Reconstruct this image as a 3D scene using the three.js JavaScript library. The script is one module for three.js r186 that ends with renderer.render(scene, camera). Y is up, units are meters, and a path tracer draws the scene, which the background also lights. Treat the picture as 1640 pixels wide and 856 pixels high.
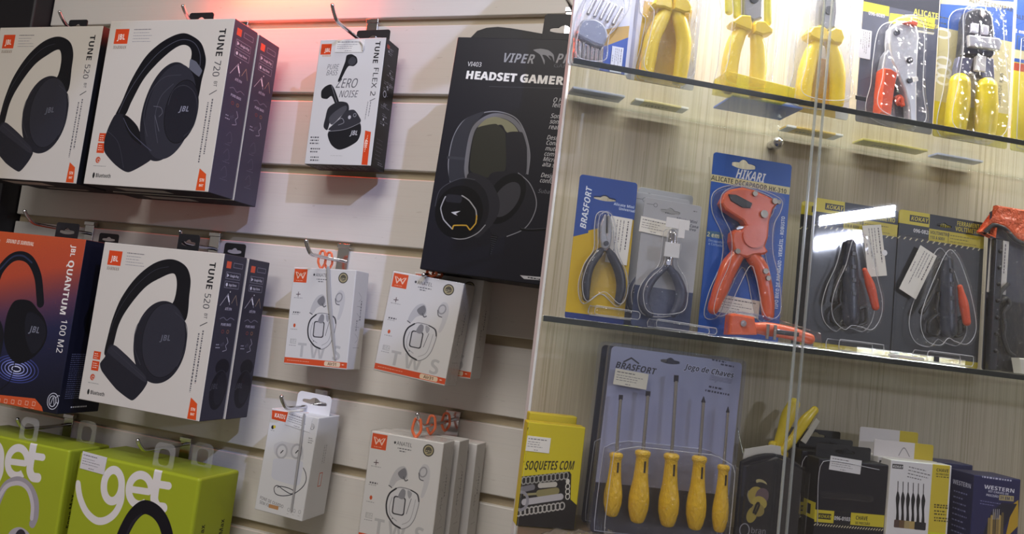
import * as THREE from 'three';
import { RoundedBoxGeometry } from 'three/addons/geometries/RoundedBoxGeometry.js';
import { RectAreaLightUniformsLib } from 'three/addons/lights/RectAreaLightUniformsLib.js';
import { mergeGeometries } from 'three/addons/utils/BufferGeometryUtils.js';

// ---------------------------------------------------------------- camera, light, exposure
const scene = new THREE.Scene();
const FOC = 1200, CX = 820, CY = 428;                       // focal length in pixels of the 1640 x 856 frame
const camera = new THREE.PerspectiveCamera(2 * Math.atan(CY / FOC) * 180 / Math.PI, 1640 / 856, 0.01, 30);
camera.position.set(0, 1.5, 0);
camera.rotation.order = 'YXZ';
camera.rotation.set(Math.atan(101 / FOC), 0, 6.87 * Math.PI / 180);
camera.updateMatrixWorld();
const renderer = new THREE.WebGLRenderer({ antialias: true });
renderer.toneMapping = THREE.LinearToneMapping;
renderer.toneMappingExposure = 0.97;
renderer.shadowMap.enabled = true;
RectAreaLightUniformsLib.init();
scene.background = new THREE.Color(0x000000);

const taken = new Map();
function numbered(n) { const k = taken.get(n) ?? 0; taken.set(n, k + 1); return k ? n + '_' + String(k).padStart(3, '0') : n; }
const WARM = 0xfff0dc, COOL = 0xdfe6ff, NEUTRAL = 0xfff8f1;
const std = (c, r = 0.6, o = {}) => new THREE.MeshStandardMaterial({ color: c, roughness: r, ...o });
const phys = (c, r = 0.6, o = {}) => new THREE.MeshPhysicalMaterial({ color: c, roughness: r, ...o });
const glowing = (c, k) => new THREE.MeshStandardMaterial({ color: 0xffffff, emissive: c, emissiveIntensity: k, roughness: 0.5 });

// a lamp: housing, glowing face, and an area light of the same size just in front of that face
function lamp(name, label, pos, look, w, h, color, lum, glow, group) {
  const g = new THREE.Group(); g.name = numbered(name);
  g.position.set(...pos); g.lookAt(...look); scene.add(g);
  g.userData = { label, category: 'lamp' }; if (group) g.userData.group = group;
  const body = new THREE.Mesh(new RoundedBoxGeometry(w + 0.03, h + 0.03, 0.03, 2, 0.006), std(0xd8d8d8, 0.5)); body.name = 'housing'; body.position.z = -0.017; g.add(body);
  const face = new THREE.Mesh(new THREE.PlaneGeometry(w, h), glowing(color, glow)); face.name = 'diffuser'; face.position.z = 0; g.add(face);
  const l = new THREE.RectAreaLight(color, lum, w, h); l.name = 'light'; l.position.z = 0.004; l.rotation.y = Math.PI; g.add(l);
  return g;
}
lamp('ceiling_panel_lamp', 'square white light panel in the ceiling behind the viewer', [-1.05, 2.775, 0.75], [-1.05, 0, 0.751], 0.6, 0.6, NEUTRAL, 14, 3, 'ceiling light panels');
lamp('ceiling_panel_lamp', 'square white light panel in the ceiling above the shelves', [-0.25, 2.775, 0.1], [-0.25, 0, 0.101], 0.6, 0.6, NEUTRAL, 8.5, 3, 'ceiling light panels');
lamp('wall_tube_lamp', 'long cool white lamp bar on the far right wall', [2.215, 2.165, 1.41], [0, 2.165, 1.41], 0.42, 0.045, COOL, 320, 12);
// narrow cool spot lamp on the right, aimed at the slat wall
{
  const g = new THREE.Group(); g.name = numbered('spot_lamp'); scene.add(g); g.position.set(0.62, 2.72, 0.62); g.lookAt(-0.33, 1.64, -1.03);
  g.userData = { label: 'small cool white spot lamp hanging at the right, aimed at the slat wall', category: 'lamp' };
  const can = new THREE.Mesh(new THREE.CylinderGeometry(0.045, 0.035, 0.12, 24, 1, true), std(0x222226, 0.4, { side: THREE.DoubleSide })); can.name = 'shade'; can.rotation.x = Math.PI / 2; can.position.z = -0.065; g.add(can);
  const bulb = new THREE.Mesh(new THREE.CircleGeometry(0.03, 24), glowing(COOL, 6)); bulb.name = 'lens'; bulb.position.z = -0.012; g.add(bulb);
  const l = new THREE.SpotLight(0xbccaff, 5.6, 0, 0.15, 0.1, 2); l.name = 'light'; l.position.set(0, 0, 0.002); l.shadow.radius = 0.9; g.add(l); l.target.position.set(0, 0, 3); g.add(l.target);
}

// ---------------------------------------------------------------- the two upright surfaces that carry everything
class Frame {
  constructor(yaw, x, z) { const a = yaw * Math.PI / 180; this.X = new THREE.Vector3(Math.cos(a), 0, -Math.sin(a)); this.Z = new THREE.Vector3(Math.sin(a), 0, Math.cos(a)); this.O = new THREE.Vector3(x, 0, z); this.q = new THREE.Quaternion().setFromAxisAngle(new THREE.Vector3(0, 1, 0), a); }
  pt(u, v, z = 0) { return this.O.clone().addScaledVector(this.X, u).addScaledVector(this.Z, z).setY(v); }
  at(px, py, z = 0) {                                        // a point of the photograph, on the plane z metres in front of this surface
    const r = new THREE.Vector3(px - CX, CY - py, -FOC).applyQuaternion(camera.quaternion), o = this.pt(0, 0, z).sub(camera.position), n = this.Z;
    const P = r.multiplyScalar((o.x * n.x + o.z * n.z) / (r.x * n.x + r.z * n.z)).add(camera.position), d = P.clone().sub(this.O);
    return [d.dot(this.X), P.y];
  }
}
const L = new Frame(-18.8194, -0.18253, -0.98109);           // slat wall
const R = new Frame(9.5029, 0.03373, -0.7157);               // back of the glass cabinet

// ---------------------------------------------------------------- helpers
function mesh(name, geo, mat, parent, pos) {
  const m = new THREE.Mesh(geo, mat); m.name = parent ? name : numbered(name); m.castShadow = m.receiveShadow = true;
  if (pos) m.position.set(...pos);
  (parent ?? scene).add(m); return m;
}
function thing(name, label, category, F, u, v, z, o = {}) {
  const g = new THREE.Group(); g.name = numbered(name); scene.add(g);
  g.position.copy(F.pt(u, v, z)); g.quaternion.copy(F.q).multiply(new THREE.Quaternion().setFromEuler(new THREE.Euler(o.lean ?? 0, o.yaw ?? 0, o.rot ?? 0, 'YXZ')));
  g.userData = { label, category }; if (o.group) g.userData.group = o.group;
  return g;
}
// size, place and tilt of a flat face from its four corners (TL, TR, BR, BL)
function item(F, c, z, o = {}) {
  const q = c.map((p) => F.at(p[0], p[1], z)), d = (a, b) => [b[0] - a[0], b[1] - a[1]], len = (a) => Math.hypot(...a);
  const top = d(q[0], q[1]), bot = d(q[3], q[2]), lef = d(q[3], q[0]), rig = d(q[2], q[1]);
  const rot = o.rot ?? (Math.atan2(top[1], top[0]) + Math.atan2(bot[1], bot[0]) + Math.atan2(-lef[0], lef[1]) + Math.atan2(-rig[0], rig[1])) / 4;
  let w = o.w ?? (len(top) + len(bot)) / 2, h = o.h ?? (len(lef) + len(rig)) / 2;
  const s = Math.sin(rot), k = Math.cos(rot);
  let cu, cv;
  if (o.anchor === 'TR') { const p = q[1]; cu = p[0] - k * w / 2 + s * h / 2; cv = p[1] - s * w / 2 - k * h / 2; }
  else if (o.anchor === 'TL') { const p = q[0]; cu = p[0] + k * w / 2 + s * h / 2; cv = p[1] + s * w / 2 - k * h / 2; }
  else { cu = (q[0][0] + q[1][0] + q[2][0] + q[3][0]) / 4; cv = (q[0][1] + q[1][1] + q[2][1] + q[3][1]) / 4; }
  let bu = cu + s * h / 2, bv = cv - k * h / 2;
  if (o.base !== undefined) { const dv = bv - o.base - Math.abs(s) * w / 2; h += dv / k; bv -= dv; bu += s * dv; }
  const it = { F, z, u: bu, v: bv, w, h, rot };
  it.lm = (px, py, dz = 0) => { const p = F.at(px, py, z + dz), x = p[0] - bu, y = p[1] - bv; return [x * k + y * s, -x * s + y * k]; };
  it.mm = (px, py) => { const [x, y] = it.lm(px, py); return [(x + w / 2) * 1000, (h - y) * 1000]; };
  it.zoom = (ox, oy, sc) => (x, y) => it.mm(ox + x / sc, oy + y / sc);
  it.zl = (ox, oy, sc, dz = 0.009) => (x, y) => it.lm(ox + x / sc, oy + y / sc, dz);
  return it;
}
const rnd = (() => { let s = 12345; return () => { s = (s * 1664525 + 1013904223) >>> 0; return s / 4294967296; }; })();
// printed surface: a canvas in millimetres
function print(w, h, draw, res = 4) {
  const c = document.createElement('canvas'); c.width = Math.max(8, Math.round(w * res)); c.height = Math.max(8, Math.round(h * res));
  const x = c.getContext('2d'); x.scale(c.width / w, c.height / h); x.lineJoin = 'round'; draw(x, w, h);
  const t = new THREE.CanvasTexture(c); t.colorSpace = THREE.SRGBColorSpace; t.anisotropy = 4; return t;
}
const grey = (w, h, draw, res) => { const t = print(w, h, draw, res); t.colorSpace = THREE.NoColorSpace; return t; };
function fillRect(x, c, a, b, w, h) { x.fillStyle = c; x.fillRect(a, b, w, h); }
function curve(x, pts, closed = true, tension = 0.5) {       // smooth path through the points
  const n = pts.length, g = (i) => closed ? pts[(i + n) % n] : pts[Math.min(n - 1, Math.max(0, i))];
  x.beginPath(); x.moveTo(...pts[0]);
  for (let i = 0; i < (closed ? n : n - 1); i++) {
    const a = g(i - 1), b = g(i), c = g(i + 1), d = g(i + 2), h = 0.5 * tension;
    for (let j = 1; j <= 10; j++) { const t = j / 10, t2 = t * t, t3 = t2 * t, q = (k) => (2 * t3 - 3 * t2 + 1) * b[k] + (t3 - 2 * t2 + t) * h * (c[k] - a[k]) + (3 * t2 - 2 * t3) * c[k] + (t3 - t2) * h * (d[k] - b[k]); x.lineTo(q(0), q(1)); }
  }
  if (closed) x.closePath();
}
function poly(x, pts, c) { x.beginPath(); pts.forEach((p, i) => i ? x.lineTo(...p) : x.moveTo(...p)); x.closePath(); x.fillStyle = c; x.fill(); }
function blob(x, pts, c, t = 1) { curve(x, pts, true, t); x.fillStyle = c; x.fill(); }
function stroke(x, pts, c, lw, closed = false, t = 1) { curve(x, pts, closed, t); x.strokeStyle = c; x.lineWidth = lw; x.lineCap = 'round'; x.stroke(); }
function oval(x, cx, cy, rx, ry, a, c, lw) { x.beginPath(); x.ellipse(cx, cy, rx, ry, a, 0, 7); if (lw) { x.strokeStyle = c; x.lineWidth = lw; x.stroke(); } else { x.fillStyle = c; x.fill(); } }
function txt(x, s, px, py, size, c, o = {}) {
  x.save(); x.translate(px, py); if (o.rot) x.rotate(o.rot); if (o.italic) x.transform(1, 0, -0.2, 1, 0, 0); x.scale(o.fit ? 1 : o.sx ?? 1, 1);
  x.font = (o.bold ? 'bold ' : '') + '100px ' + (o.font ?? 'sans-serif'); x.scale(size / 100, size / 100); x.fillStyle = c; x.textAlign = o.align ?? 'left'; x.textBaseline = o.base ?? 'alphabetic';
  if (o.fit) { const k = o.fit / (x.measureText(s).width * size / 100); x.scale(k, 1); }
  if (o.outline) { x.strokeStyle = o.outline; x.lineWidth = o.ow ?? 14; x.strokeText(s, 0, 0); }
  x.fillText(s, 0, 0); x.restore();
}
function lines(x, a, b, w, n, dy, c, t = 0.35, rot = 0) {    // print too fine to read
  x.save(); x.translate(a, b); x.rotate(rot); x.strokeStyle = c; x.lineWidth = t; x.lineCap = 'butt';
  for (let i = 0; i < n; i++) { let p = 0; const e = w * (0.6 + 0.4 * rnd()); while (p < e) { const q = Math.min(e, p + 0.8 + 2.4 * rnd()); x.beginPath(); x.moveTo(p, i * dy); x.lineTo(q, i * dy); x.stroke(); p = q + 0.5 + t * 0.35; } }
  x.restore();
}
function roundRect(x, a, b, w, h, r, c) { x.beginPath(); x.roundRect(a, b, w, h, r); x.fillStyle = c; x.fill(); }
const paper = (map, r = 0.5, o = {}) => phys(0xffffff, r, { map, specularIntensity: 0.6, ...o });
const label = (x, w, h, c = '#e9e7e2') => { if (h > w * 1.3) { x.translate(w, 0); x.rotate(Math.PI / 2); [w, h] = [h, w]; } fillRect(x, c, 0, 0, w, h); lines(x, w * 0.06, h * 0.18, w * 0.85, 1, 3, '#55525a', h * 0.05); lines(x, w * 0.06, h * 0.38, w * 0.8, 3, h * 0.15, '#77747c', h * 0.035); lines(x, w * 0.35, h * 0.88, w * 0.25, 1, 1, '#77747c', h * 0.04); };

// ---- solids
function shapeOf(pts, smooth) {
  if (smooth) return new THREE.Shape(new THREE.SplineCurve([...pts, pts[0]].map((p) => new THREE.Vector2(...p))).getPoints(pts.length * 5));
  return new THREE.Shape(pts.map((p) => new THREE.Vector2(...p)));
}
// outline pushed out along z from 0 to depth, with bevelled front and back rims kept inside the outline
function slab(pts, depth, bevel = 0.0006, o = {}) {
  const s = pts instanceof THREE.Shape ? pts : shapeOf(pts, o.smooth); if (o.holes) s.holes.push(...o.holes.map((h) => new THREE.Path(shapeOf(h, o.smooth).getPoints(6))));
  const g = new THREE.ExtrudeGeometry(s, { depth: Math.max(1e-5, depth - 2 * bevel), bevelEnabled: bevel > 0, bevelThickness: bevel, bevelSize: o.inset ?? bevel, bevelOffset: -(o.inset ?? bevel), bevelSegments: o.seg ?? 2, curveSegments: 8 });
  g.translate(0, 0, bevel + (o.z ?? 0)); return g;
}
function roundedShape(w, h, r, x0 = -w / 2, y0 = 0) {
  const s = new THREE.Shape(), x1 = x0 + w, y1 = y0 + h;
  s.moveTo(x0 + r, y0); s.lineTo(x1 - r, y0); s.absarc(x1 - r, y0 + r, r, -Math.PI / 2, 0); s.lineTo(x1, y1 - r); s.absarc(x1 - r, y1 - r, r, 0, Math.PI / 2); s.lineTo(x0 + r, y1); s.absarc(x0 + r, y1 - r, r, Math.PI / 2, Math.PI); s.lineTo(x0, y0 + r); s.absarc(x0 + r, y0 + r, r, Math.PI, 1.5 * Math.PI); return s;
}
function euroHole(cx, cy, w, h) {                            // hang hole: slot with a hump
  const p = new THREE.Path(), a = w / 2, b = h / 2;
  p.moveTo(cx - a, cy - b * 0.3); p.lineTo(cx - a, cy + b * 0.2); p.quadraticCurveTo(cx - a * 0.9, cy + b * 0.5, cx - a * 0.4, cy + b * 0.5); p.quadraticCurveTo(cx, cy + b * 1.8, cx + a * 0.4, cy + b * 0.5); p.quadraticCurveTo(cx + a * 0.9, cy + b * 0.5, cx + a, cy + b * 0.2); p.lineTo(cx + a, cy - b * 0.3); p.quadraticCurveTo(cx, cy - b * 1.1, cx - a, cy - b * 0.3); return p;
}
function faceUV(g, w, h, x0 = -w / 2, y0 = 0) { const p = g.attributes.position, uv = g.attributes.uv; for (let i = 0; i < p.count; i++) uv.setXY(i, (p.getX(i) - x0) / w, (p.getY(i) - y0) / h); return g; }
// round limb through [x, y, z, radius] points; flat < 1 squeezes it along z
function limb(pts, flat = 1, seg = 28, ring = 14) {
  const c = new THREE.CatmullRomCurve3(pts.map((p) => new THREE.Vector3(p[0], p[1], p[2] ?? 0))), pos = [], idx = [], n = pts.length - 1;
  const rad = (t) => { const k = Math.min(n - 1e-6, t * n), i = Math.floor(k), f = k - i; return THREE.MathUtils.lerp(pts[i][3], pts[i + 1][3], f * f * (3 - 2 * f)); };
  const r0 = rad(0), r1 = rad(1), stations = [];
  for (let k = 1; k <= 3; k++) stations.push([0, -r0 * Math.cos(k * Math.PI / 6) * 0.9, Math.sin(k * Math.PI / 6)]);
  for (let i = 0; i <= seg; i++) stations.push([i / seg, 0, 1]);
  for (let k = 2; k >= 0; k--) stations.push([1, r1 * Math.cos(k * Math.PI / 6) * 0.9, Math.sin(Math.max(0.02, k) * Math.PI / 6)]);
  for (const [t, off, sc] of stations) {
    const p = c.getPoint(t), T = c.getTangent(t), N = new THREE.Vector3(-T.y, T.x, 0).normalize(), B = new THREE.Vector3().crossVectors(T, N), r = rad(t) * sc; p.addScaledVector(T, off);
    for (let j = 0; j < ring; j++) { const a = j / ring * 2 * Math.PI, q = p.clone().addScaledVector(N, Math.cos(a) * r).addScaledVector(B, Math.sin(a) * r * flat); pos.push(q.x, q.y, q.z); }
  }
  const m = stations.length;
  for (let i = 0; i < m - 1; i++) for (let j = 0; j < ring; j++) { const a = i * ring + j, b = i * ring + (j + 1) % ring, d = a + ring, e = b + ring; idx.push(a, b, d, b, e, d); }
  for (let j = 1; j < ring - 1; j++) { idx.push(0, j + 1, j); const o = (m - 1) * ring; idx.push(o, o + j, o + j + 1); }
  const g = new THREE.BufferGeometry(); g.setAttribute('position', new THREE.Float32BufferAttribute(pos, 3)); g.setAttribute('uv', new THREE.Float32BufferAttribute(new Float32Array(pos.length / 3 * 2), 2)); g.setIndex(idx); g.computeVertexNormals(); return g;
}
const tube = (pts, r, seg = 24, closed = false) => new THREE.TubeGeometry(new THREE.CatmullRomCurve3(pts.map((p) => new THREE.Vector3(...p)), closed, 'catmullrom', 0.3), seg, r, 8, closed);
const boxg = (w, h, d, r = 0.0008, x = 0, y = 0, z = 0) => { const g = new RoundedBoxGeometry(w, h, d, 2, Math.min(r, w / 2.1, h / 2.1, d / 2.1)); g.translate(x, y, z); return g; };
const cyl = (r, h, x = 0, y = 0, z = 0, axis = 'y', r2 = r) => { const g = new THREE.CylinderGeometry(r2, r, h, 20); if (axis === 'z') g.rotateX(Math.PI / 2); if (axis === 'x') g.rotateZ(Math.PI / 2); g.translate(x, y, z); return g; };
const merged = (list) => mergeGeometries(list.map((g) => { const k = g.index ? g.toNonIndexed() : g; for (const n of Object.keys(k.attributes)) if (!['position', 'normal', 'uv'].includes(n)) k.deleteAttribute(n); return k; }));

// ---- shared materials
const noiseTex = (n, k0, contrast, seed = 1) => {             // smooth layered value noise
  const d = new Uint8Array(n * n * 4); let s = seed * 7919; const rn = () => { s = (s * 1664525 + 1013904223) >>> 0; return s / 4294967296; };
  const acc = new Float32Array(n * n); let amp = 1, tot = 0;
  for (let k = k0; k <= n / 2; k *= 2) { const g = new Float32Array(k * k).map(rn); for (let y = 0; y < n; y++) for (let x = 0; x < n; x++) { const fx = x / n * k, fy = y / n * k, ix = Math.floor(fx), iy = Math.floor(fy), a = fx - ix, b = fy - iy, A = a * a * (3 - 2 * a), B = b * b * (3 - 2 * b), i1 = (ix + 1) % k, j1 = (iy + 1) % k; acc[y * n + x] += amp * ((g[iy * k + ix] * (1 - A) + g[iy * k + i1] * A) * (1 - B) + (g[j1 * k + ix] * (1 - A) + g[j1 * k + i1] * A) * B); } tot += amp; amp *= 0.55; }
  for (let i = 0; i < n * n; i++) { const v = Math.max(0, Math.min(255, 128 + (acc[i] / tot - 0.5) * 255 * contrast)); d[i * 4] = d[i * 4 + 1] = d[i * 4 + 2] = v; d[i * 4 + 3] = 255; }
  const t = new THREE.DataTexture(d, n, n); t.magFilter = THREE.LinearFilter; t.wrapS = t.wrapT = THREE.RepeatWrapping; t.needsUpdate = true; return t;
};
const crinkle = noiseTex(256, 8, 2.0, 3);
const fine = noiseTex(256, 32, 1.6, 5);
const chrome = std(0xd0d0d4, 0.16, { metalness: 1 });
const steel = std(0xb9bbc0, 0.3, { metalness: 1 });
const darkSteel = std(0x55585e, 0.35, { metalness: 1 });
const blackCard = std(0x14141a, 0.5);
const clear = phys(0xffffff, 0.04, { transmission: 1, thickness: 0, ior: 1.45, side: THREE.DoubleSide });
const clearRough = phys(0xffffff, 0.08, { transmission: 1, thickness: 0, ior: 1.45, side: THREE.DoubleSide, bumpMap: crinkle, bumpScale: 0.0012 });
const whitePaper = paper(null, 0.55);
const orangeRubber = phys(0xff8a5c, 0.35, { transmission: 0.25, thickness: 0 });
crinkle.repeat.set(22, 22);
// ---------------------------------------------------------------- the room
const struct = (o) => { o.userData.kind = 'structure'; return o; };
const wallPaint = std(0xb9b4ab, 0.8), ceilPaint = std(0xd9d6d0, 0.9);
struct(mesh('floor', boxg(5, 0.1, 4.3, 0.002), std(0x8d8880, 0.35), null, [-0.25, -0.05, 0.4]));
struct(mesh('ceiling', boxg(5, 0.1, 4.3, 0.002), ceilPaint, null, [-0.25, 2.85, 0.4]));
struct(mesh('wall_rear', boxg(5, 2.8, 0.1, 0.002), wallPaint, null, [-0.25, 1.4, -1.7]));
struct(mesh('wall_front', boxg(5, 2.8, 0.1, 0.002), wallPaint, null, [-0.25, 1.4, 2.5]));
struct(mesh('wall_right', boxg(0.1, 2.8, 4.3, 0.002), wallPaint, null, [2.3, 1.4, 0.4]));
struct(mesh('wall_side', boxg(0.1, 2.8, 4.3, 0.002), wallPaint, null, [-2.8, 1.4, 0.4]));

// slat wall: laminate slats proud of a backing board, tan channel strips in the grooves
const slatTint = print(512, 128, (x, w, h) => {
  fillRect(x, '#dad7d2', 0, 0, w, h);
  for (let i = 0; i < 260; i++) { x.globalAlpha = 0.05 + 0.05 * rnd(); fillRect(x, rnd() < 0.5 ? '#e3e1dd' : '#c4c0ba', rnd() * w, rnd() * h, 10 + rnd() * 90, 0.6 + rnd() * 2); }
  for (let i = 0; i < 40; i++) { x.globalAlpha = 0.1 + 0.12 * rnd(); oval(x, rnd() * w, rnd() * h, 0.5 + rnd() * 1.6, 0.4 + rnd(), rnd() * 3, '#8d857c'); }
  x.globalAlpha = 1;
}, 2);
slatTint.wrapS = THREE.RepeatWrapping;
const laminate = phys(0xffffff, 0.34, { map: slatTint, specularIntensity: 0.9 });
const channelMat = std(0xb0a288, 0.45), boardMat = std(0x8a7d68, 0.8);
const U0 = -0.645, U1 = 0.46, GAP = 0.0115;
const grooves = [2.32, 2.215, 2.110, 2.0035, 1.8955, 1.789, 1.6855, 1.5845, 1.486, 1.3905, 1.2965, 1.203, 1.11, 1.017, 0.924, 0.83, 0.72, 0.61, 0.5, 0.39, 0.28, 0.17, 0.06];
const slatWall = new THREE.Group(); slatWall.name = 'wall_left'; struct(slatWall); scene.add(slatWall);
slatWall.position.copy(L.pt(0, 0, 0)); slatWall.quaternion.copy(L.q);
slatWall.userData.label = 'pale grey laminate slat wall with tan grooves behind the hanging boxes'; taken.set('wall_left', 1);
mesh('backing_board', boxg(U1 - U0, 2.3, 0.02, 0.001), boardMat, slatWall, [(U0 + U1) / 2, 1.2, -0.022]);
for (let i = 0; i < grooves.length - 1; i++) {
  const a = grooves[i] - GAP / 2, b = grooves[i + 1] + GAP / 2, g = boxg(U1 - U0, a - b, 0.011, 0.0016);
  const s = mesh('slat', g, laminate, slatWall, [(U0 + U1) / 2, (a + b) / 2, -0.0055]);
  mesh('channel_strip', boxg(U1 - U0, GAP + 0.006, 0.003, 0.0005), channelMat, slatWall, [(U0 + U1) / 2, grooves[i], -0.0085]);
}
struct(mesh('trim_1', boxg(0.5, 2.8, 0.06, 0.004), std(0x15131a, 0.5), null, [0, 0, 0]));
{ const t = scene.getObjectByName('trim_1'); t.position.copy(L.pt(U0 - 0.252, 1.4, 0)); t.quaternion.copy(L.q); }

// ---------------------------------------------------------------- the glass cabinet
const woodTex = print(1400, 1100, (x, w, h) => {
  fillRect(x, '#beb3a0', 0, 0, w, h);
  for (let i = 0; i < 34; i++) { x.globalAlpha = 0.10 + 0.12 * rnd(); fillRect(x, rnd() < 0.5 ? '#ada28b' : '#c8beaa', rnd() * w, 0, 20 + rnd() * 70, h); }
  for (let i = 0; i < 2200; i++) { x.globalAlpha = 0.10 + 0.22 * rnd(); const a = rnd() * w, b = rnd() * h - 200, l = 120 + rnd() * 700; x.strokeStyle = rnd() < 0.62 ? '#95896f' : '#d2c8b4'; x.lineWidth = 0.6 + rnd() * 1.6; x.beginPath(); x.moveTo(a, b); x.bezierCurveTo(a + (rnd() - 0.5) * 8, b + l / 3, a + (rnd() - 0.5) * 10, b + l * 0.6, a + (rnd() - 0.5) * 8, b + l); x.stroke(); }
  for (let i = 0; i < 46; i++) { x.globalAlpha = 0.16 + 0.22 * rnd(); const a = rnd() * w, b = rnd() * h - 100, l = 160 + rnd() * 380, s = 14 + rnd() * 26; x.strokeStyle = '#7b6d54'; x.lineWidth = 0.9 + rnd() * 1.6; x.beginPath(); x.moveTo(a, b); x.quadraticCurveTo(a + s, b + l / 2, a + s * 0.2, b + l); x.stroke(); }
  x.globalAlpha = 1;
}, 1.3);
const wood = phys(0xffffff, 0.5, { map: woodTex, specularIntensity: 0.5 });
const CU0 = 0, CU1 = 0.86, CV0 = 1.335, CV1 = 2.02, CD = 0.128;
const cab = new THREE.Group(); cab.name = numbered('glass_cabinet'); scene.add(cab); cab.position.copy(R.pt(0, 0, 0)); cab.quaternion.copy(R.q);
cab.userData = { label: 'glass fronted wood display cabinet holding the packaged tools', category: 'cabinet' };
mesh('back_panel', boxg(CU1 - CU0, CV1 - CV0 + 0.1, 0.014, 0.0008), wood, cab, [(CU0 + CU1) / 2, (CV0 + CV1) / 2 - 0.05, -0.007]);
mesh('edge_strip', boxg(0.0026, CV1 - CV0 + 0.1, 0.0145, 0.0006), std(0xe6e6ea, 0.4), cab, [CU0 - 0.0013, (CV0 + CV1) / 2 - 0.05, -0.007]);
// shelves with the slanted left end that follows the cabinet's cut corner
const plate = (v0, v1, z0, z1, inset = 0) => {
  const s = new THREE.Shape([[CU0 + 0.001 - z0 * 0.22 + inset, -z0], [CU0 + 0.001 - z1 * 0.22 + inset, -z1], [CU1, -z1], [CU1, -z0]].map((p) => new THREE.Vector2(...p)));
  const g = new THREE.ExtrudeGeometry(s, { depth: v1 - v0 - 0.0008, bevelEnabled: true, bevelThickness: 0.0004, bevelSize: 0.0004, bevelOffset: -0.0004, bevelSegments: 1 }); g.rotateX(-Math.PI / 2); g.translate(0, v0 + 0.0004, 0); return g;
};
const shelfGlass = phys(0xf3f8f7, 0.03, { transmission: 1, thickness: 0, ior: 1.5 });
const edgeGlass = phys(0x2b3133, 0.12, { specularIntensity: 1 });
const SH1 = 1.734, SH2 = 1.5157, FL = 1.335;                  // upper faces of the two glass shelves and of the wooden floor
for (const [top, nm] of [[SH1, 'upper'], [SH2, 'lower']]) {
  const s = mesh('glass_shelf', plate(top - 0.0052, top, 0.001, 0.099), shelfGlass, cab);
  mesh('front_edge', boxg(CU1 - CU0 + 0.02, 0.0048, 0.0012, 0.0003, (CU0 + CU1) / 2 - 0.010, top - 0.0026, 0.1), edgeGlass, s);
}
mesh('cabinet_floor', plate(FL - 0.018, FL, 0, CD), std(0x6d5c4b, 0.5), cab);
mesh('cabinet_top', plate(CV1, CV1 + 0.018, 0, CD), wood, cab);
mesh('side_panel', boxg(0.016, CV1 - CV0 + 0.05, CD, 0.001), wood, cab, [CU1 + 0.008, (CV0 + CV1) / 2, CD / 2]);
mesh('base_cabinet', boxg(CU1 - CU0 - 0.01, FL - 0.03, CD - 0.012, 0.002), wood, cab, [(CU0 + CU1) / 2 + 0.006, (FL - 0.03) / 2 + 0.004, CD / 2 - 0.004]);
const pin = (u, v, z) => { mesh('shelf_pin', merged([cyl(0.0045, 0.012, u, v, 0.006, 'z'), new THREE.SphereGeometry(0.0062, 16, 12).translate(u, v, 0.013)]), chrome, cab); };
pin(...R.at(1245, 229, 0.013)); pin(0.62, SH1 - 0.012); pin(0.62, SH2 - 0.012);
// two sliding panes that overlap
const pane = phys(0xffffff, 0.015, { transmission: 1, thickness: 0, ior: 1.52 });
const paneEdge = phys(0xdfe4e4, 0.15, { transmission: 0.7, thickness: 0 });
for (const [u0, u1, z, side] of [[-0.0255, 0.2005, 0.1185, 1], [0.1895, CU1, 0.1245, -1]]) {
  const p = mesh('glass_door', boxg(u1 - u0, CV1 - FL - 0.002, 0.0022, 0.0003, (u0 + u1) / 2, (CV1 + FL) / 2, z), pane, cab);
  mesh('polished_edge', boxg(0.0016, CV1 - FL - 0.002, 0.0026, 0.0004, side > 0 ? u1 : u0, (CV1 + FL) / 2, z), paneEdge, p);
}
// light strip under the cabinet top, behind the door head
{
  const g = new THREE.Group(); g.name = numbered('strip_lamp'); scene.add(g); g.position.copy(R.pt(0.41, CV1 - 0.004, 0.088)); g.quaternion.copy(R.q);
  g.userData = { label: 'long white light strip under the top of the glass cabinet', category: 'lamp' };
  mesh('profile', boxg(0.8, 0.007, 0.016, 0.001), std(0xc8c8c8, 0.4, { metalness: 0.6 }), g);
  mesh('diffuser', boxg(0.79, 0.001, 0.010, 0.0003), glowing(0xfff4e2, 4), g, [0, -0.0042, 0]);
  const l = new THREE.RectAreaLight(0xfffaf4, 250, 0.79, 0.010); l.name = 'light'; l.position.set(0, -0.006, 0); l.rotation.x = -Math.PI / 2; g.add(l);
}
// orange glowing sign above the slat wall, out of view
{
  const g = new THREE.Group(); g.name = numbered('wall_sign'); scene.add(g); g.position.copy(L.pt(-0.19, 1.972, 0.02)); g.quaternion.copy(L.q);
  g.userData = { label: 'orange glowing sign board fixed to the slat wall above the boxes', category: 'sign' };
  mesh('sign_body', boxg(0.2, 0.07, 0.02, 0.003), std(0x442218, 0.5), g, [0, 0.036, 0.0]);
  mesh('glow_face', boxg(0.19, 0.002, 0.016, 0.0004), glowing(0xff5a28, 2), g, [0, 0, 0.0]);
  const l = new THREE.RectAreaLight(0xff4010, 115, 0.19, 0.016); l.name = 'light'; l.position.set(0, -0.003, 0); l.rotation.x = -Math.PI / 2; g.add(l);
}

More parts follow.
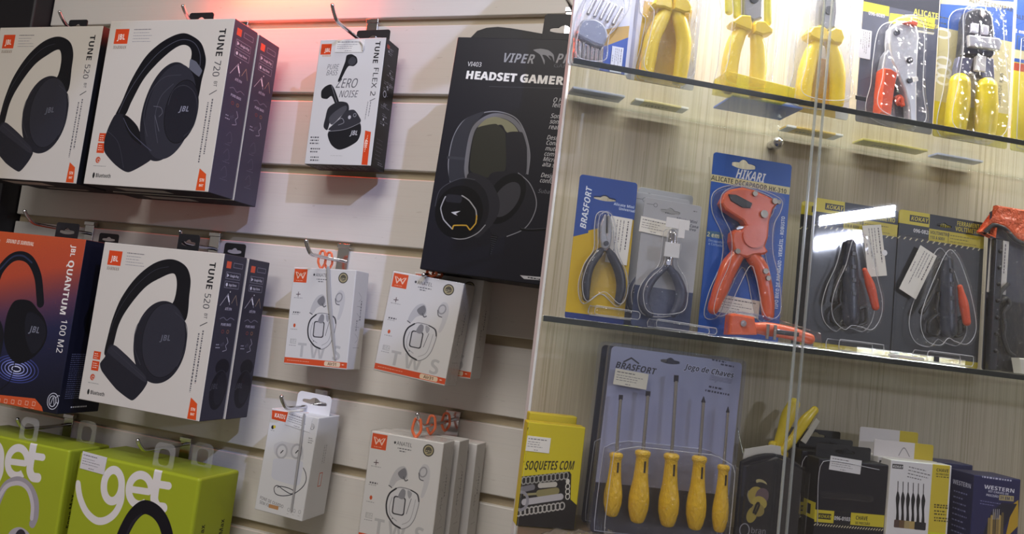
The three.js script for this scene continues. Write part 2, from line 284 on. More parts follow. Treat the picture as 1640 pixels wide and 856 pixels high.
// ---------------------------------------------------------------- display hooks of the slat wall
function hook(u, v, len, lbl, drop = 0.014, rise = 0.0135) {
  const g = thing('display_hook', lbl, 'hook', L, u, v, 0, { group: 'chrome hooks of the slat wall' });
  mesh('clip', boxg(0.019, 0.006, 0.007, 0.0008), chrome, g, [0, 0.0, 0.0015]);
  mesh('back_plate', boxg(0.017, 0.030, 0.0022, 0.0008), chrome, g, [0, -0.017, 0.0022]);
  mesh('arm', tube([[0, -drop, 0.002], [0, -drop - 0.001, len * 0.4], [0, -drop - 0.001, len * 0.8], [0, -drop + rise * 0.08, len * 0.88], [0, -drop + rise * 0.6, len * 0.96], [0, -drop + rise * 0.97, len]], 0.0024, 30), chrome, g);
  mesh('tip', new THREE.SphereGeometry(0.0026, 12, 10), chrome, g, [0, -drop + rise, len]);
  return g;
}
// ---------------------------------------------------------------- left: cartons on hooks
// carton from its front face; parts: box, hang tab, stickers
function carton(name, lbl, it, d, m, o = {}) {
  const g = thing(name, lbl, o.cat ?? 'box', it.F, it.u, it.v, it.z - d - (o.back ?? 0), { rot: it.rot, group: o.group, yaw: o.yaw });
  const b = mesh('carton', boxg(it.w, it.h, d, o.r ?? 0.0012, 0, it.h / 2, d / 2), [m.right ?? m.side, m.left ?? m.side, m.top ?? m.side, m.bottom ?? m.side, m.front, m.back ?? m.side], g);
  g.userData.d = d; return g;
}
function hangTab(g, it, x, w, h, mat, z, o = {}) {            // tab that rises above the carton
  const s = roundedShape(w, h + 0.012, 0.0035, x - w / 2, it.h - 0.012); s.holes.push(euroHole(x, it.h + h * 0.45, w * 0.66, h * (o.slot ?? 0.42)));
  return mesh('hang_tab', slab(s, 0.0011, 0.0002), mat, g, [0, 0, z]);
}
function sticker(g, a, b, z, rot = 0, w, h, c) {              // small paper label glued on; a, b: corners in local metres
  const W = w ?? Math.abs(b[0] - a[0]), H = h ?? Math.abs(b[1] - a[1]);
  const m = mesh('price_sticker', boxg(W, H, 0.0004, 0.0001), paper(print(W * 1000, H * 1000, (x, p, q) => label(x, p, q, c), 6), 0.6), g, [(a[0] + b[0]) / 2, (a[1] + b[1]) / 2, z]); m.rotation.z = rot; return m;
}

// --- print of the headphone cartons
const it520 = item(L, [[167, 385], [361, 409], [318, 676], [126, 640]], 0.112, { rot: 0 });
const it720 = item(L, [[177, 33], [378, 30], [332, 309], [134, 294]], 0.116, { rot: 0 });
const itA = item(L, [[0, 0], [166, 41], [125, 300], [0, 0]], 0.104, { rot: -0.003, w: it520.w * 1.03, h: it520.h * 1.09, anchor: 'TR' });
function tuneCommon(x, w, h, model) {
  fillRect(x, '#d2ccc3', 0, 0, w, h);
  fillRect(x, '#d8481f', w * 0.055, h * 0.05, w * 0.115, h * 0.092);
  txt(x, 'JBL', w * 0.113, h * 0.116, h * 0.047, '#f3e9e0', { bold: true, align: 'center', sx: 0.8 });
  txt(x, 'HARMAN', w * 0.057, h * 0.172, h * 0.026, '#5a4634', { font: 'serif', sx: 0.85 });
  lines(x, w * 0.21, h * 0.055, w * 0.2, 1, 4, '#55525a', 1); lines(x, w * 0.21, h * 0.075, w * 0.17, 4, h * 0.018, '#8b8890', 0.8);
  txt(x, 'TUNE', w * 0.895, h * 0.058, h * 0.064, '#1a1a1e', { bold: true, rot: Math.PI / 2 });
  txt(x, model, w * 0.895, h * 0.245, h * 0.062, '#3a3a40', { rot: Math.PI / 2, sx: 0.95 }); txt(x, 'BT', w * 0.915, h * 0.365, h * 0.03, '#2b2b30', { rot: Math.PI / 2 });
  stroke(x, [[w * 0.895, h * 0.445], [w * 0.945, h * 0.42]], '#2b2b30', 0.9);
  lines(x, w * 0.925, h * 0.47, h * 0.34, 1, 1, '#5b585e', 2, Math.PI / 2); lines(x, w * 0.895, h * 0.49, h * 0.36, 1, 1, '#5b585e', 2, Math.PI / 2);
  for (const [a, b] of [[0.69, 0.05], [0.75, 0.06]]) { fillRect(x, '#d2481f', w * 0.066, h * a, w * 0.062, h * b); lines(x, w * 0.075, h * (a + 0.015), w * 0.045, 3, h * 0.013, '#f1e2d8', 0.9); }
  oval(x, w * 0.09, h * 0.852, w * 0.02, w * 0.021, 0, '#c4573c'); oval(x, w * 0.095, h * 0.855, w * 0.012, w * 0.01, 0.6, '#d2ccc3', 0.7); lines(x, w * 0.06, h * 0.888, w * 0.11, 1, 1, '#777', 0.7);
  oval(x, w * 0.075, h * 0.945, w * 0.009, h * 0.017, 0, '#222'); txt(x, 'Bluetooth', w * 0.092, h * 0.956, h * 0.032, '#222', { bold: true, sx: 0.75 });
  poly(x, [[w * 0.91, h * 0.87], [w * 0.965, h * 0.9], [w * 0.975, h * 0.995], [w * 0.905, h * 0.995]], '#d9501f'); txt(x, '57H', w * 0.94, h * 0.945, h * 0.026, '#f6e8dd', { bold: true, align: 'center', sx: 0.7 }); txt(x, 'BAT', w * 0.94, h * 0.972, h * 0.02, '#f6e8dd', { bold: true, align: 'center', sx: 0.8 });
}
function phones520(x, m, K) {
  blob(x, [[690, 420], [702, 330], [706, 270], [690, 225], [650, 200], [605, 200], [555, 222], [500, 270], [450, 340], [418, 415], [400, 480], [386, 550], [412, 540], [440, 440], [480, 370], [540, 300], [600, 264], [638, 250], [652, 262], [655, 300], [645, 350], [620, 395], [650, 430]].map((p) => m(...p)), K[0]);
  const r = (p) => m(...p), e = (cx, cy, rx, ry, a, c, lw) => { const p = m(cx, cy), q = m(cx + 1, cy), s = q[0] - p[0]; oval(x, p[0], p[1], rx * s, ry * s, a - 0.12, c, lw); };
  e(592, 505, 99, 124, 0.1, K[1]); e(606, 498, 80, 112, 0.1, K[2]); e(606, 498, 80, 112, 0.1, K[0], 0.6);
  blob(x, [[405, 516], [430, 520], [480, 565], [535, 625], [546, 655], [525, 690], [488, 722], [430, 680], [378, 615], [370, 585], [388, 560]].map(r), K[1], 0.6);
  blob(x, [[412, 520], [432, 522], [536, 628], [540, 655], [515, 640], [400, 545]].map(r), K[2], 0.5);
  if (K !== GLOSS && K !== WHITE4) { stroke(x, [[405, 470], [440, 385], [500, 300], [570, 240], [625, 225]].map(r), '#33333d', 0.8); stroke(x, [[540, 400], [505, 450], [497, 520], [520, 590]].map(r), '#3d3d48', 0.7); stroke(x, [[650, 395], [690, 440], [688, 520], [655, 595]].map(r), '#3d3d48', 0.8); stroke(x, [[410, 525], [470, 580], [535, 640]].map(r), '#3a3a44', 0.8); }
  if (K[3]) { const p = m(612, 500); txt(x, 'JBL', p[0], p[1], 10, K[3], { bold: true, align: 'center', italic: true, rot: -0.1 }); }
}
function phones720(x, m, K) {
  const e = (cx, cy, rx, ry, a, c, lw) => { const p = m(cx, cy), q = m(cx + 1, cy), s = q[0] - p[0]; oval(x, p[0], p[1], rx * s, ry * s, a - 0.12, c, lw); };
  blob(x, [[745, 395], [770, 300], [784, 240], [780, 200], [765, 162], [735, 138], [700, 126], [655, 138], [600, 172], [550, 222], [500, 305], [465, 385], [438, 445], [475, 440], [502, 385], [545, 305], [595, 245], [650, 195], [690, 172], [718, 176], [730, 200], [722, 250], [705, 310], [690, 360]].map((p) => m(...p)), K[0]);
  blob(x, [[725, 225], [748, 235], [770, 268], [758, 292], [722, 262]].map((p) => m(...p)), K[3] ?? K[2], 0.4);
  blob(x, [[440, 436], [480, 440], [520, 480], [545, 558], [582, 575], [572, 612], [490, 657], [440, 630], [398, 580], [398, 530], [415, 480]].map((p) => m(...p)), K[1], 0.7);
  blob(x, [[468, 440], [490, 446], [525, 485], [545, 555], [505, 530], [480, 490]].map((p) => m(...p)), K[0], 0.8);
  e(632, 425, 92, 156, 0.22, K[1]); e(648, 425, 92, 150, 0.2, K[2]); e(690, 425, 62, 100, 0.16, K[1]); e(690, 425, 62, 100, 0.16, K[0], 1);
  if (K === INK) { const r = (p) => m(...p); stroke(x, [[452, 430], [485, 360], [540, 275], [600, 205], [660, 162], [705, 150], [742, 165], [762, 205], [762, 250]].map(r), '#4b4c58', 1.1); stroke(x, [[560, 520], [548, 440], [575, 350], [625, 295], [690, 285]].map(r), '#454651', 0.8); stroke(x, [[600, 545], [590, 450], [612, 370], [660, 320]].map(r), '#4d4e5a', 0.8); stroke(x, [[640, 400], [660, 345], [700, 325], [738, 350], [752, 410], [738, 480], [700, 520]].map(r), '#55566280', 0.9); stroke(x, [[410, 500], [450, 545], [470, 640]].map(r), '#3a3b46', 0.8); stroke(x, [[470, 450], [495, 500], [540, 545], [575, 575]].map(r), '#55566a', 0.9); stroke(x, [[585, 405], [612, 410], [618, 430], [605, 445]].map(r), '#6a6b78', 0.7); stroke(x, [[590, 440], [600, 480], [605, 500]].map(r), '#6a6b78', 0.7); }
  if (K[3] && K !== WHITE4 && K[3] !== '#2c2c2c') { const p = m(700, 425); txt(x, 'JBL', p[0], p[1], 10, '#8f90a2', { bold: true, align: 'center', italic: true }); }
}
const WHITE4 = ['#808080', '#808080', '#808080', '#808080'];
const INK = ['#16161c', '#24242d', '#31313b', '#666875'], GLOSS = ['#2c2c2c', '#2c2c2c', '#2c2c2c', null];
const rough520 = grey(it520.w * 1000, it520.h * 1000, (x, w, h) => { fillRect(x, '#808080', 0, 0, w, h); phones520(x, it520.zoom(0, 330, 2.313), GLOSS); }, 2);
const rough720 = grey(it720.w * 1000, it720.h * 1000, (x, w, h) => { fillRect(x, '#808080', 0, 0, w, h); phones720(x, it720.zoom(0, 0, 2.378), ['#2c2c2c', '#2c2c2c', '#2c2c2c', '#2c2c2c']); }, 2);
const crinkleBox = crinkle.clone(); crinkleBox.repeat.set(3, 3);
const ripple = (it, phones, m) => {                          // embossed varnish over the printed headphones only
  const n = print(it.w * 1000, it.h * 1000, (x, w, h) => {
    phones(x, m, WHITE4); x.globalCompositeOperation = 'source-atop';
    for (let i = 0; i < 2600; i++) { const a = rnd() * w, b = rnd() * h, t = rnd() * 3.2; x.strokeStyle = rnd() < 0.5 ? '#a8a8a8' : '#585858'; x.lineWidth = 0.5; x.beginPath(); x.moveTo(a, b); x.lineTo(a + Math.cos(t) * 2.4, b + Math.sin(t) * 2.4); x.stroke(); }
    x.globalCompositeOperation = 'destination-over'; fillRect(x, '#808080', 0, 0, w, h);
  }, 4); n.colorSpace = THREE.NoColorSpace; return n;
};
const front520 = paper(print(it520.w * 1000, it520.h * 1000, (x, w, h) => { tuneCommon(x, w, h, '520'); phones520(x, it520.zoom(0, 330, 2.313), INK); }), 1, { roughnessMap: rough520, bumpMap: ripple(it520, phones520, it520.zoom(0, 330, 2.313)), bumpScale: 0.0003 });
const front720 = paper(print(it720.w * 1000, it720.h * 1000, (x, w, h) => { tuneCommon(x, w, h, '720'); phones720(x, it720.zoom(0, 0, 2.378), INK); }), 1, { roughnessMap: rough720, bumpMap: ripple(it720, phones720, it720.zoom(0, 0, 2.378)), bumpScale: 0.0003 });
function sidePrint(h, withPhones) {
  return paper(print(46, h * 1000, (x, w, H) => {
    fillRect(x, withPhones ? '#34333f' : '#413f4f', 0, 0, w, H);
    fillRect(x, '#d6573a', w * 0.14, H * 0.04, w * 0.2, H * 0.042); x.strokeStyle = '#9a98a6'; x.lineWidth = 0.5; x.strokeRect(w * 0.45, H * 0.045, w * 0.4, H * 0.028);
    x.strokeRect(w * 0.18, H * 0.105, w * 0.62, H * 0.04); poly(x, [[w * 0.22, H * 0.112], [w * 0.32, H * 0.125], [w * 0.22, H * 0.138]], '#c9c7d2'); txt(x, 'Google Play', w * 0.36, H * 0.132, 4.2, '#c9c7d2', { bold: true, sx: 0.75 });
    x.strokeRect(w * 0.18, H * 0.16, w * 0.62, H * 0.04); oval(x, w * 0.27, H * 0.181, 2, 2.3, 0, '#d5d3dd'); txt(x, 'App Store', w * 0.36, H * 0.187, 4.2, '#c9c7d2', { bold: true, sx: 0.8 });
    stroke(x, [[w * 0.12, H * 0.31], [w * 0.4, H * 0.235], [w * 0.52, H * 0.3]], '#b9b6c0', 0.8, false, 0); stroke(x, [[w * 0.6, H * 0.29], [w * 0.74, H * 0.24], [w * 0.86, H * 0.3]], '#a58f78', 0.8, false, 0); oval(x, w * 0.47, H * 0.222, 0.9, 0.9, 0, '#ddd'); stroke(x, [[w * 0.4, H * 0.25], [w * 0.48, H * 0.28]], '#e8e6ee', 2.2);
    txt(x, 'ATÉ 57H', w * 0.5, H * 0.335, 4.6, '#b9b6c4', { bold: true, align: 'center', sx: 0.75 });
    stroke(x, [[w * 0.2, H * 0.39], [w * 0.35, H * 0.38], [w * 0.5, H * 0.395], [w * 0.65, H * 0.38], [w * 0.82, H * 0.39]], '#7d7b8c', 0.8); txt(x, 'PURE BASS', w * 0.5, H * 0.43, 5, '#b5b2c2', { bold: true, align: 'center', sx: 0.8 });
    oval(x, w * 0.4, H * 0.465, 2.2, 2, 0, '#7c3d3c', 0.9); oval(x, w * 0.62, H * 0.465, 2.2, 2, 0, '#8a6247', 0.9);
    lines(x, w * 0.2, H * 0.545, w * 0.2, 2, H * 0.018, '#aaa8b8', 1.3); stroke(x, [[w * 0.62, H * 0.5], [w * 0.7, H * 0.53], [w * 0.62, H * 0.55], [w * 0.68, H * 0.575], [w * 0.52, H * 0.585]], '#b5b3c2', 0.7, false, 0.6); lines(x, w * 0.5, H * 0.53, w * 0.12, 3, H * 0.012, '#777588', 0.6, 1.1);
    if (withPhones) { x.globalAlpha = 1; oval(x, w * 0.62, H * 0.68, w * 0.3, H * 0.05, 0, '#1a1a24'); oval(x, w * 0.58, H * 0.82, w * 0.36, H * 0.12, 0.1, '#191922'); oval(x, w * 0.58, H * 0.82, w * 0.36, H * 0.12, 0.1, '#34343f', 0.8); oval(x, w * 0.66, H * 0.81, w * 0.24, H * 0.1, 0.1, '#22222c'); txt(x, 'JBL', w * 0.4, H * 0.81, 9, '#45444f', { bold: true, italic: true, align: 'center' }); }
    else for (const k of [0.66, 0.76, 0.86]) { stroke(x, [[w * 0.35, H * k], [w * 0.5, H * (k - 0.03)], [w * 0.6, H * (k + 0.02)], [w * 0.45, H * (k + 0.035)]], '#5b596a', 0.7); lines(x, w * 0.35, H * (k + 0.045), w * 0.3, 1, 1, '#6b697a', 0.7); }
  }, 3), 0.4);
}
const side720 = sidePrint(it720.h, false), side520 = sidePrint(it520.h, true);
const creamEdge = std(0xcfc9bd, 0.6), redEdge = std(0x6a4a40, 0.7);
const darkBottom = paper(print(200, 46, (x, w, h) => { fillRect(x, '#1b1a22', 0, 0, w, h); fillRect(x, '#c9c4b8', 40, 12, 80, 20); lines(x, 45, 16, 70, 4, 4, '#777', 0.8); }, 2), 0.6);
const mats720 = { front: front720, right: side720, left: blackCard, top: creamEdge, bottom: darkBottom, back: blackCard };
const mats520 = { front: front520, right: side520, left: blackCard, top: blackCard, bottom: darkBottom, back: blackCard };
const behind = (it, dz, du = 0, dv = 0) => ({ ...it, z: it.z - dz, u: it.u + du, v: it.v + dv });

// top row: two headphone cartons
{
  const a = carton('headphone_box', 'cream carton with black on-ear headphones, cut off by the upper left edge of the picture', itA, 0.05, { ...mats520, right: blackCard });
  hangTab(a, itA, itA.lm(100, 30)[0], 0.036, 0.021, blackCard, 0.024);
  const a2 = carton('headphone_box', 'dark carton hidden behind the upper left headphone box', behind(itA, 0.051, 0.012, 0.004), 0.046, { ...mats520, front: blackCard, right: blackCard });
  const b = carton('headphone_box', 'white carton with large folding headphones printed, front one of the upper pair', it720, 0.046, mats720, { group: 'headphone cartons' });
  hangTab(b, it720, it720.lm(300, 25)[0], 0.040, 0.020, blackCard, 0.021);
  carton('headphone_box', 'second carton of the upper pair, only its navy printed side showing', behind(it720, 0.0475, 0.001, -0.001), 0.045, mats720, { group: 'headphone cartons' });
}
// middle row
{
  const f = carton('headphone_box', 'cream carton with on-ear headphones printed, front one of the middle pair', it520, 0.043, mats520, { group: 'headphone cartons' });
  hangTab(f, it520, it520.lm(280, 384)[0], 0.034, 0.022, blackCard, 0.018);
  const s = behind(it520, 0.0445, 0.002, -0.0005), k = carton('headphone_box', 'rear carton of the middle pair, only its navy printed side showing', s, 0.043, mats520, { group: 'headphone cartons' });
  hangTab(k, s, it520.lm(328, 390)[0] - 0.012, 0.034, 0.020, blackCard, 0.018);
}
// orange and navy carton at the left edge
{
  const it = item(L, [[0, 0], [138, 384], [104, 667], [0, 0]], 0.104, { rot: 0.0, w: 0.19, h: 0.2335, anchor: 'TR' }), m = it.zoom(0, 330, 2.313);
  const W = it.w * 1000, H = it.h * 1000;
  const front = paper(print(W, H, (x, w, h) => {
    const gr = x.createLinearGradient(w * 0.3, 0, w * 0.62, h); gr.addColorStop(0, '#c9562e'); gr.addColorStop(0.26, '#b94d35'); gr.addColorStop(0.45, '#5d3a52'); gr.addColorStop(0.6, '#262848'); gr.addColorStop(1, '#141523'); x.fillStyle = gr; x.fillRect(0, 0, w, h);
    for (let i = 0; i < 500; i++) { x.globalAlpha = 0.25; fillRect(x, ['#e4753f', '#31355c', '#7a3a3a'][i % 3], w * 0.35 + rnd() * w * 0.65, rnd() * h * 0.65, 0.8, 0.8); } x.globalAlpha = 1;
    let p = m(22, 135), q = m(163, 150); txt(x, 'SOUND IS SURVIVAL', p[0], p[1], 7.4, '#efe2d4', { bold: true, italic: true, rot: 0.02, sx: 0.74 });
    fillRect(x, '#e9e4da', ...m(-22, 122), 12, 17);
    p = m(275, 148); txt(x, 'JBL', p[0] - 4, p[1], 11, '#f0ece6', { bold: true, rot: Math.PI / 2, sx: 0.9 }); p = m(266, 200); txt(x, 'QUANTUM', p[0] - 5, p[1], 14.5, '#f0ece6', { bold: true, rot: Math.PI / 2, sx: 1.02 }); p = m(240, 420); txt(x, '100 M2', p[0] - 5, p[1], 14.5, '#f0ece6', { rot: Math.PI / 2, sx: 0.95 });
    for (let i = 0; i < 6; i++) { const c = m(60, 605); oval(x, c[0], c[1], 8 + i * 6.5, 3.4 + i * 2.9, 0, ['#dfe3ff', '#aab2ee', '#8b94dd', '#6d77c4', '#4a539a', '#3a4280'][i], 1.5); }
    stroke(x, [[-20, 300], [0, 240], [40, 195], [80, 185], [115, 205], [140, 260], [148, 330], [150, 360]].map((a) => m(...a)), '#12131c', 13, false, 1); stroke(x, [[0, 235], [45, 190], [85, 185], [118, 210]].map((a) => m(...a)), '#2c3450', 2.5);
    blob(x, [[60, 350], [110, 352], [140, 385], [165, 420], [175, 470], [160, 520], [120, 565], [70, 585], [35, 560], [15, 500], [20, 430], [35, 380]].map((a) => m(...a)), '#101119'); blob(x, [[105, 395], [145, 410], [170, 455], [158, 510], [122, 548], [98, 500], [92, 440]].map((a) => m(...a)), '#1b1c27');
    p = m(126, 470); txt(x, 'JBL', p[0], p[1], 12, '#7b7d8c', { bold: true, italic: true, align: 'center' }); blob(x, [[-20, 420], [0, 425], [14, 480], [0, 560], [-20, 570]].map((a) => m(...a)), '#16171f');
    stroke(x, [[55, 580], [35, 650], [-10, 690]].map((a) => m(...a)), '#0e0f16', 1.6);
    poly(x, [m(-60, 695), m(130, 715), m(155, 745), m(162, 775), m(-60, 745)], '#d4592f'); for (let i = 0; i < 6; i++) { const c = m(-5 + i * 26, 722 + i * 2.5); x.strokeStyle = '#f0c9b4'; x.lineWidth = 0.6; x.strokeRect(c[0] - 2.5, c[1] - 2.5, 5, 5); lines(x, c[0] - 4, c[1] + 6, 8, 1, 1, '#f0c9b4', 0.6); }
    const c = m(196, 725); oval(x, c[0], c[1], 9.5, 10.5, 0, '#d5d7e2', 1); oval(x, c[0] - 0.5, c[1], 6, 7, 0, '#d5d7e2', 1.2); oval(x, c[0] + 9, c[1] - 3.5, 4.5, 5, 0, '#d5d7e2', 0.8); stroke(x, [[c[0] - 3, c[1] + 4], [c[0], c[1] - 5], [c[0] + 3, c[1] + 4]], '#d5d7e2', 1);
  }), 0.42);
  const side = paper(print(70, H, (x, w, h) => { fillRect(x, '#171828', 0, 0, w, h); oval(x, w * 0.62, h * 0.46, w * 0.35, h * 0.11, 0, '#0c0d15'); oval(x, w * 0.66, h * 0.46, w * 0.25, h * 0.09, 0, '#252738', 1); for (let i = 0; i < 22; i++) lines(x, w * 0.12, h * (0.66 + i * 0.012), w * 0.5, 1, 1, '#7f82a5', 0.8); lines(x, w * 0.3, h * 0.965, w * 0.55, 1, 1, '#cfd0dd', 2); }, 3), 0.4);
  const g = carton('headphone_box', 'orange and navy gaming headphone carton at the left edge of the picture', it, 0.066, { front, right: side, left: blackCard, top: std(0x9c4127, 0.5), bottom: blackCard, back: blackCard });
  hangTab(g, it, it.lm(77, 357)[0], 0.042, 0.023, blackCard, 0.034);
  hangTab(g, it, it.lm(120, 362)[0] - 0.004, 0.036, 0.016, blackCard, 0.004);
}
// small earbud carton with black side
{
  const it = item(L, [[512, 64], [619, 59], [594, 266], [488, 263]], 0.052, { rot: 0.018 }), m = it.zoom(470, 0, 2.952), W = it.w * 1000, H = it.h * 1000;
  const front = paper(print(W, H, (x, w, h) => {
    fillRect(x, '#d6d5d6', 0, 0, w, h);
    fillRect(x, '#d9481f', ...m(133, 208), 15.5, 14.5); let p = m(160, 245); txt(x, 'JBL', p[0], p[1], 7, '#f5eee8', { bold: true, align: 'center', sx: 0.8 }); p = m(135, 268); txt(x, 'HARMAN', p[0], p[1], 3.2, '#b06a2a', { font: 'serif', sx: 0.9 });
    p = m(390, 194); txt(x, 'TUNE', p[0], p[1], 10, '#131316', { bold: true, rot: Math.PI / 2 + 0.02, fit: 30 }); p = m(382, 316); txt(x, 'FLEX 2', p[0], p[1], 10, '#2b2b30', { rot: Math.PI / 2 + 0.02, fit: 39 }); stroke(x, [m(362, 478), m(386, 466)], '#222', 0.7); lines(x, ...m(366, 482), 30, 2, 4, '#77757c', 1, Math.PI / 2 + 0.05);
    for (const [s, a, b, z] of [['PURE', 155, 328, 9.6], ['BASS', 152, 356, 9.6]]) { p = m(a, b); txt(x, s, p[0], p[1], z, '#7b7a80', { italic: true, sx: 0.78 }); }
    for (const [s, a, b, z] of [['ZERO', 197, 415, 17], ['NOISE', 212, 460, 12.4]]) { p = m(a, b); txt(x, s, p[0], p[1], z, '#5d5c63', { italic: true, sx: 0.78 }); }
    const B = '#1c1c22', G2 = '#3f3f47';
    blob(x, [[245, 290], [252, 262], [275, 256], [298, 270], [302, 295], [285, 312], [262, 312], [248, 330], [222, 380], [210, 384], [232, 325]].map((a) => m(...a)), B, 0.8); blob(x, [[258, 290], [278, 268], [296, 280], [290, 302], [268, 308]].map((a) => m(...a)), G2);
    blob(x, [[132, 462], [132, 430], [152, 408], [178, 400], [195, 425], [215, 480], [226, 512], [214, 520], [200, 500], [180, 455], [158, 468]].map((a) => m(...a)), B, 0.8); stroke(x, [[180, 405], [200, 470], [214, 512]].map((a) => m(...a)), '#77777f', 0.9);
    blob(x, [[150, 560], [165, 510], [210, 482], [250, 485], [262, 505], [255, 530], [200, 545], [175, 570], [160, 615], [142, 600]].map((a) => m(...a)), '#2a2a31', 0.9); blob(x, [[168, 560], [200, 525], [245, 500], [250, 520], [215, 560], [180, 590]].map((a) => m(...a)), '#4d4d55');
    blob(x, [[165, 625], [240, 600], [300, 575], [318, 590], [318, 630], [300, 670], [250, 700], [210, 708], [175, 680]].map((a) => m(...a)), B, 0.9); blob(x, [[165, 615], [210, 570], [245, 530], [285, 520], [310, 550], [315, 580], [245, 610]].map((a) => m(...a)), '#33333b', 0.9);
    stroke(x, [[165, 622], [245, 612], [316, 582]].map((a) => m(...a)), '#8b8b93', 0.8); stroke(x, [[185, 590], [225, 560], [238, 580], [212, 592]].map((a) => m(...a)), '#90909a', 0.8); p = m(265, 555); oval(x, p[0], p[1], 2.2, 2.6, 0, '#b9b9c2'); p = m(290, 545); oval(x, p[0], p[1], 2, 2.2, 0, '#8f8f99', 0.9); p = m(285, 640); txt(x, 'JBL', p[0], p[1], 8.5, '#c4c4cc', { bold: true, italic: true, align: 'center', sx: 0.8 }); p = m(280, 600); txt(x, '◂▸', p[0], p[1], 5, '#c9c9d2', { align: 'center' });
    for (const b of [650, 704, 744]) lines(x, ...m(80, b), 15, b === 650 ? 3 : 2, 4, '#4b4a50', 1.7);
    lines(x, ...m(175, 737), 25, 1, 1, '#aaa', 0.5);
    poly(x, [m(340, 618), m(367, 625), m(350, 782), m(322, 780)], '#d9481f'); p = m(340, 660); txt(x, '48H', p[0], p[1], 6, '#f6ece4', { bold: true, rot: Math.PI / 2 + 0.06 }); lines(x, ...m(352, 640), 36, 1, 1, '#f3c9b5', 1.2, Math.PI / 2 + 0.08);
  }), 0.42);
  const side = paper(print(34, H, (x, w, h) => { fillRect(x, '#0f0f12', 0, 0, w, h); fillRect(x, '#a33a22', w * 0.12, h * 0.04, w * 0.2, h * 0.03); for (let i = 0; i < 26; i++) { const a = w * (0.15 + rnd() * 0.55), b = h * (0.05 + rnd() * 0.6); x.globalAlpha = 0.7; lines(x, a, b, w * 0.28, 1 + (i % 2), h * 0.015, '#a9a9b2', 1); if (i % 4 === 0) oval(x, a, b + 4, 1.6, 1.6, 0, '#d5d5dd'); } x.globalAlpha = 1; oval(x, w * 0.35, h * 0.42, 3.4, 3.8, 0, '#c5c5cc', 1.1); for (let i = 0; i < 6; i++) lines(x, w * 0.2, h * (0.78 + i * 0.03), w * 0.5, 1, 1, '#5b5b63', 0.8); lines(x, w * 0.45, h * 0.95, w * 0.4, 2, h * 0.015, '#8a8a92', 1); }, 4), 0.35);
  const bottom = paper(print(W, 34, (x, w, h) => { fillRect(x, '#18181b', 0, 0, w, h); for (let i = 0; i < 7; i++) lines(x, 4 + i * 12, 6, 10, 5, 4, '#b5b5ba', 1); }, 3), 0.5);
  const g = carton('earbud_box', 'small white earbud carton with black side and orange corner strip', it, 0.036, { front, right: side, left: side, top: blackCard, bottom, back: blackCard }, { group: 'earbud cartons' });
  hangTab(g, it, it.lm(579, 50)[0], 0.05, 0.0235, blackCard, 0.006);
  const s = sticker(g, it.lm(537, 66), it.lm(584, 82), 0.0363, -0.02, 0.042, 0.017, '#e4e3e0'); s.name = 'price_sticker';
  mesh('lifted_corner', limb([[it.lm(578, 66)[0], it.lm(578, 66)[1] - 0.001, 0.0375, 0.0012], [it.lm(583, 73)[0], it.lm(583, 73)[1], 0.0385, 0.0016], [it.lm(582, 81)[0], it.lm(582, 81)[1], 0.0375, 0.0012]], 0.5, 10, 8), std(0xd5d4d0, 0.5), s.parent);
}
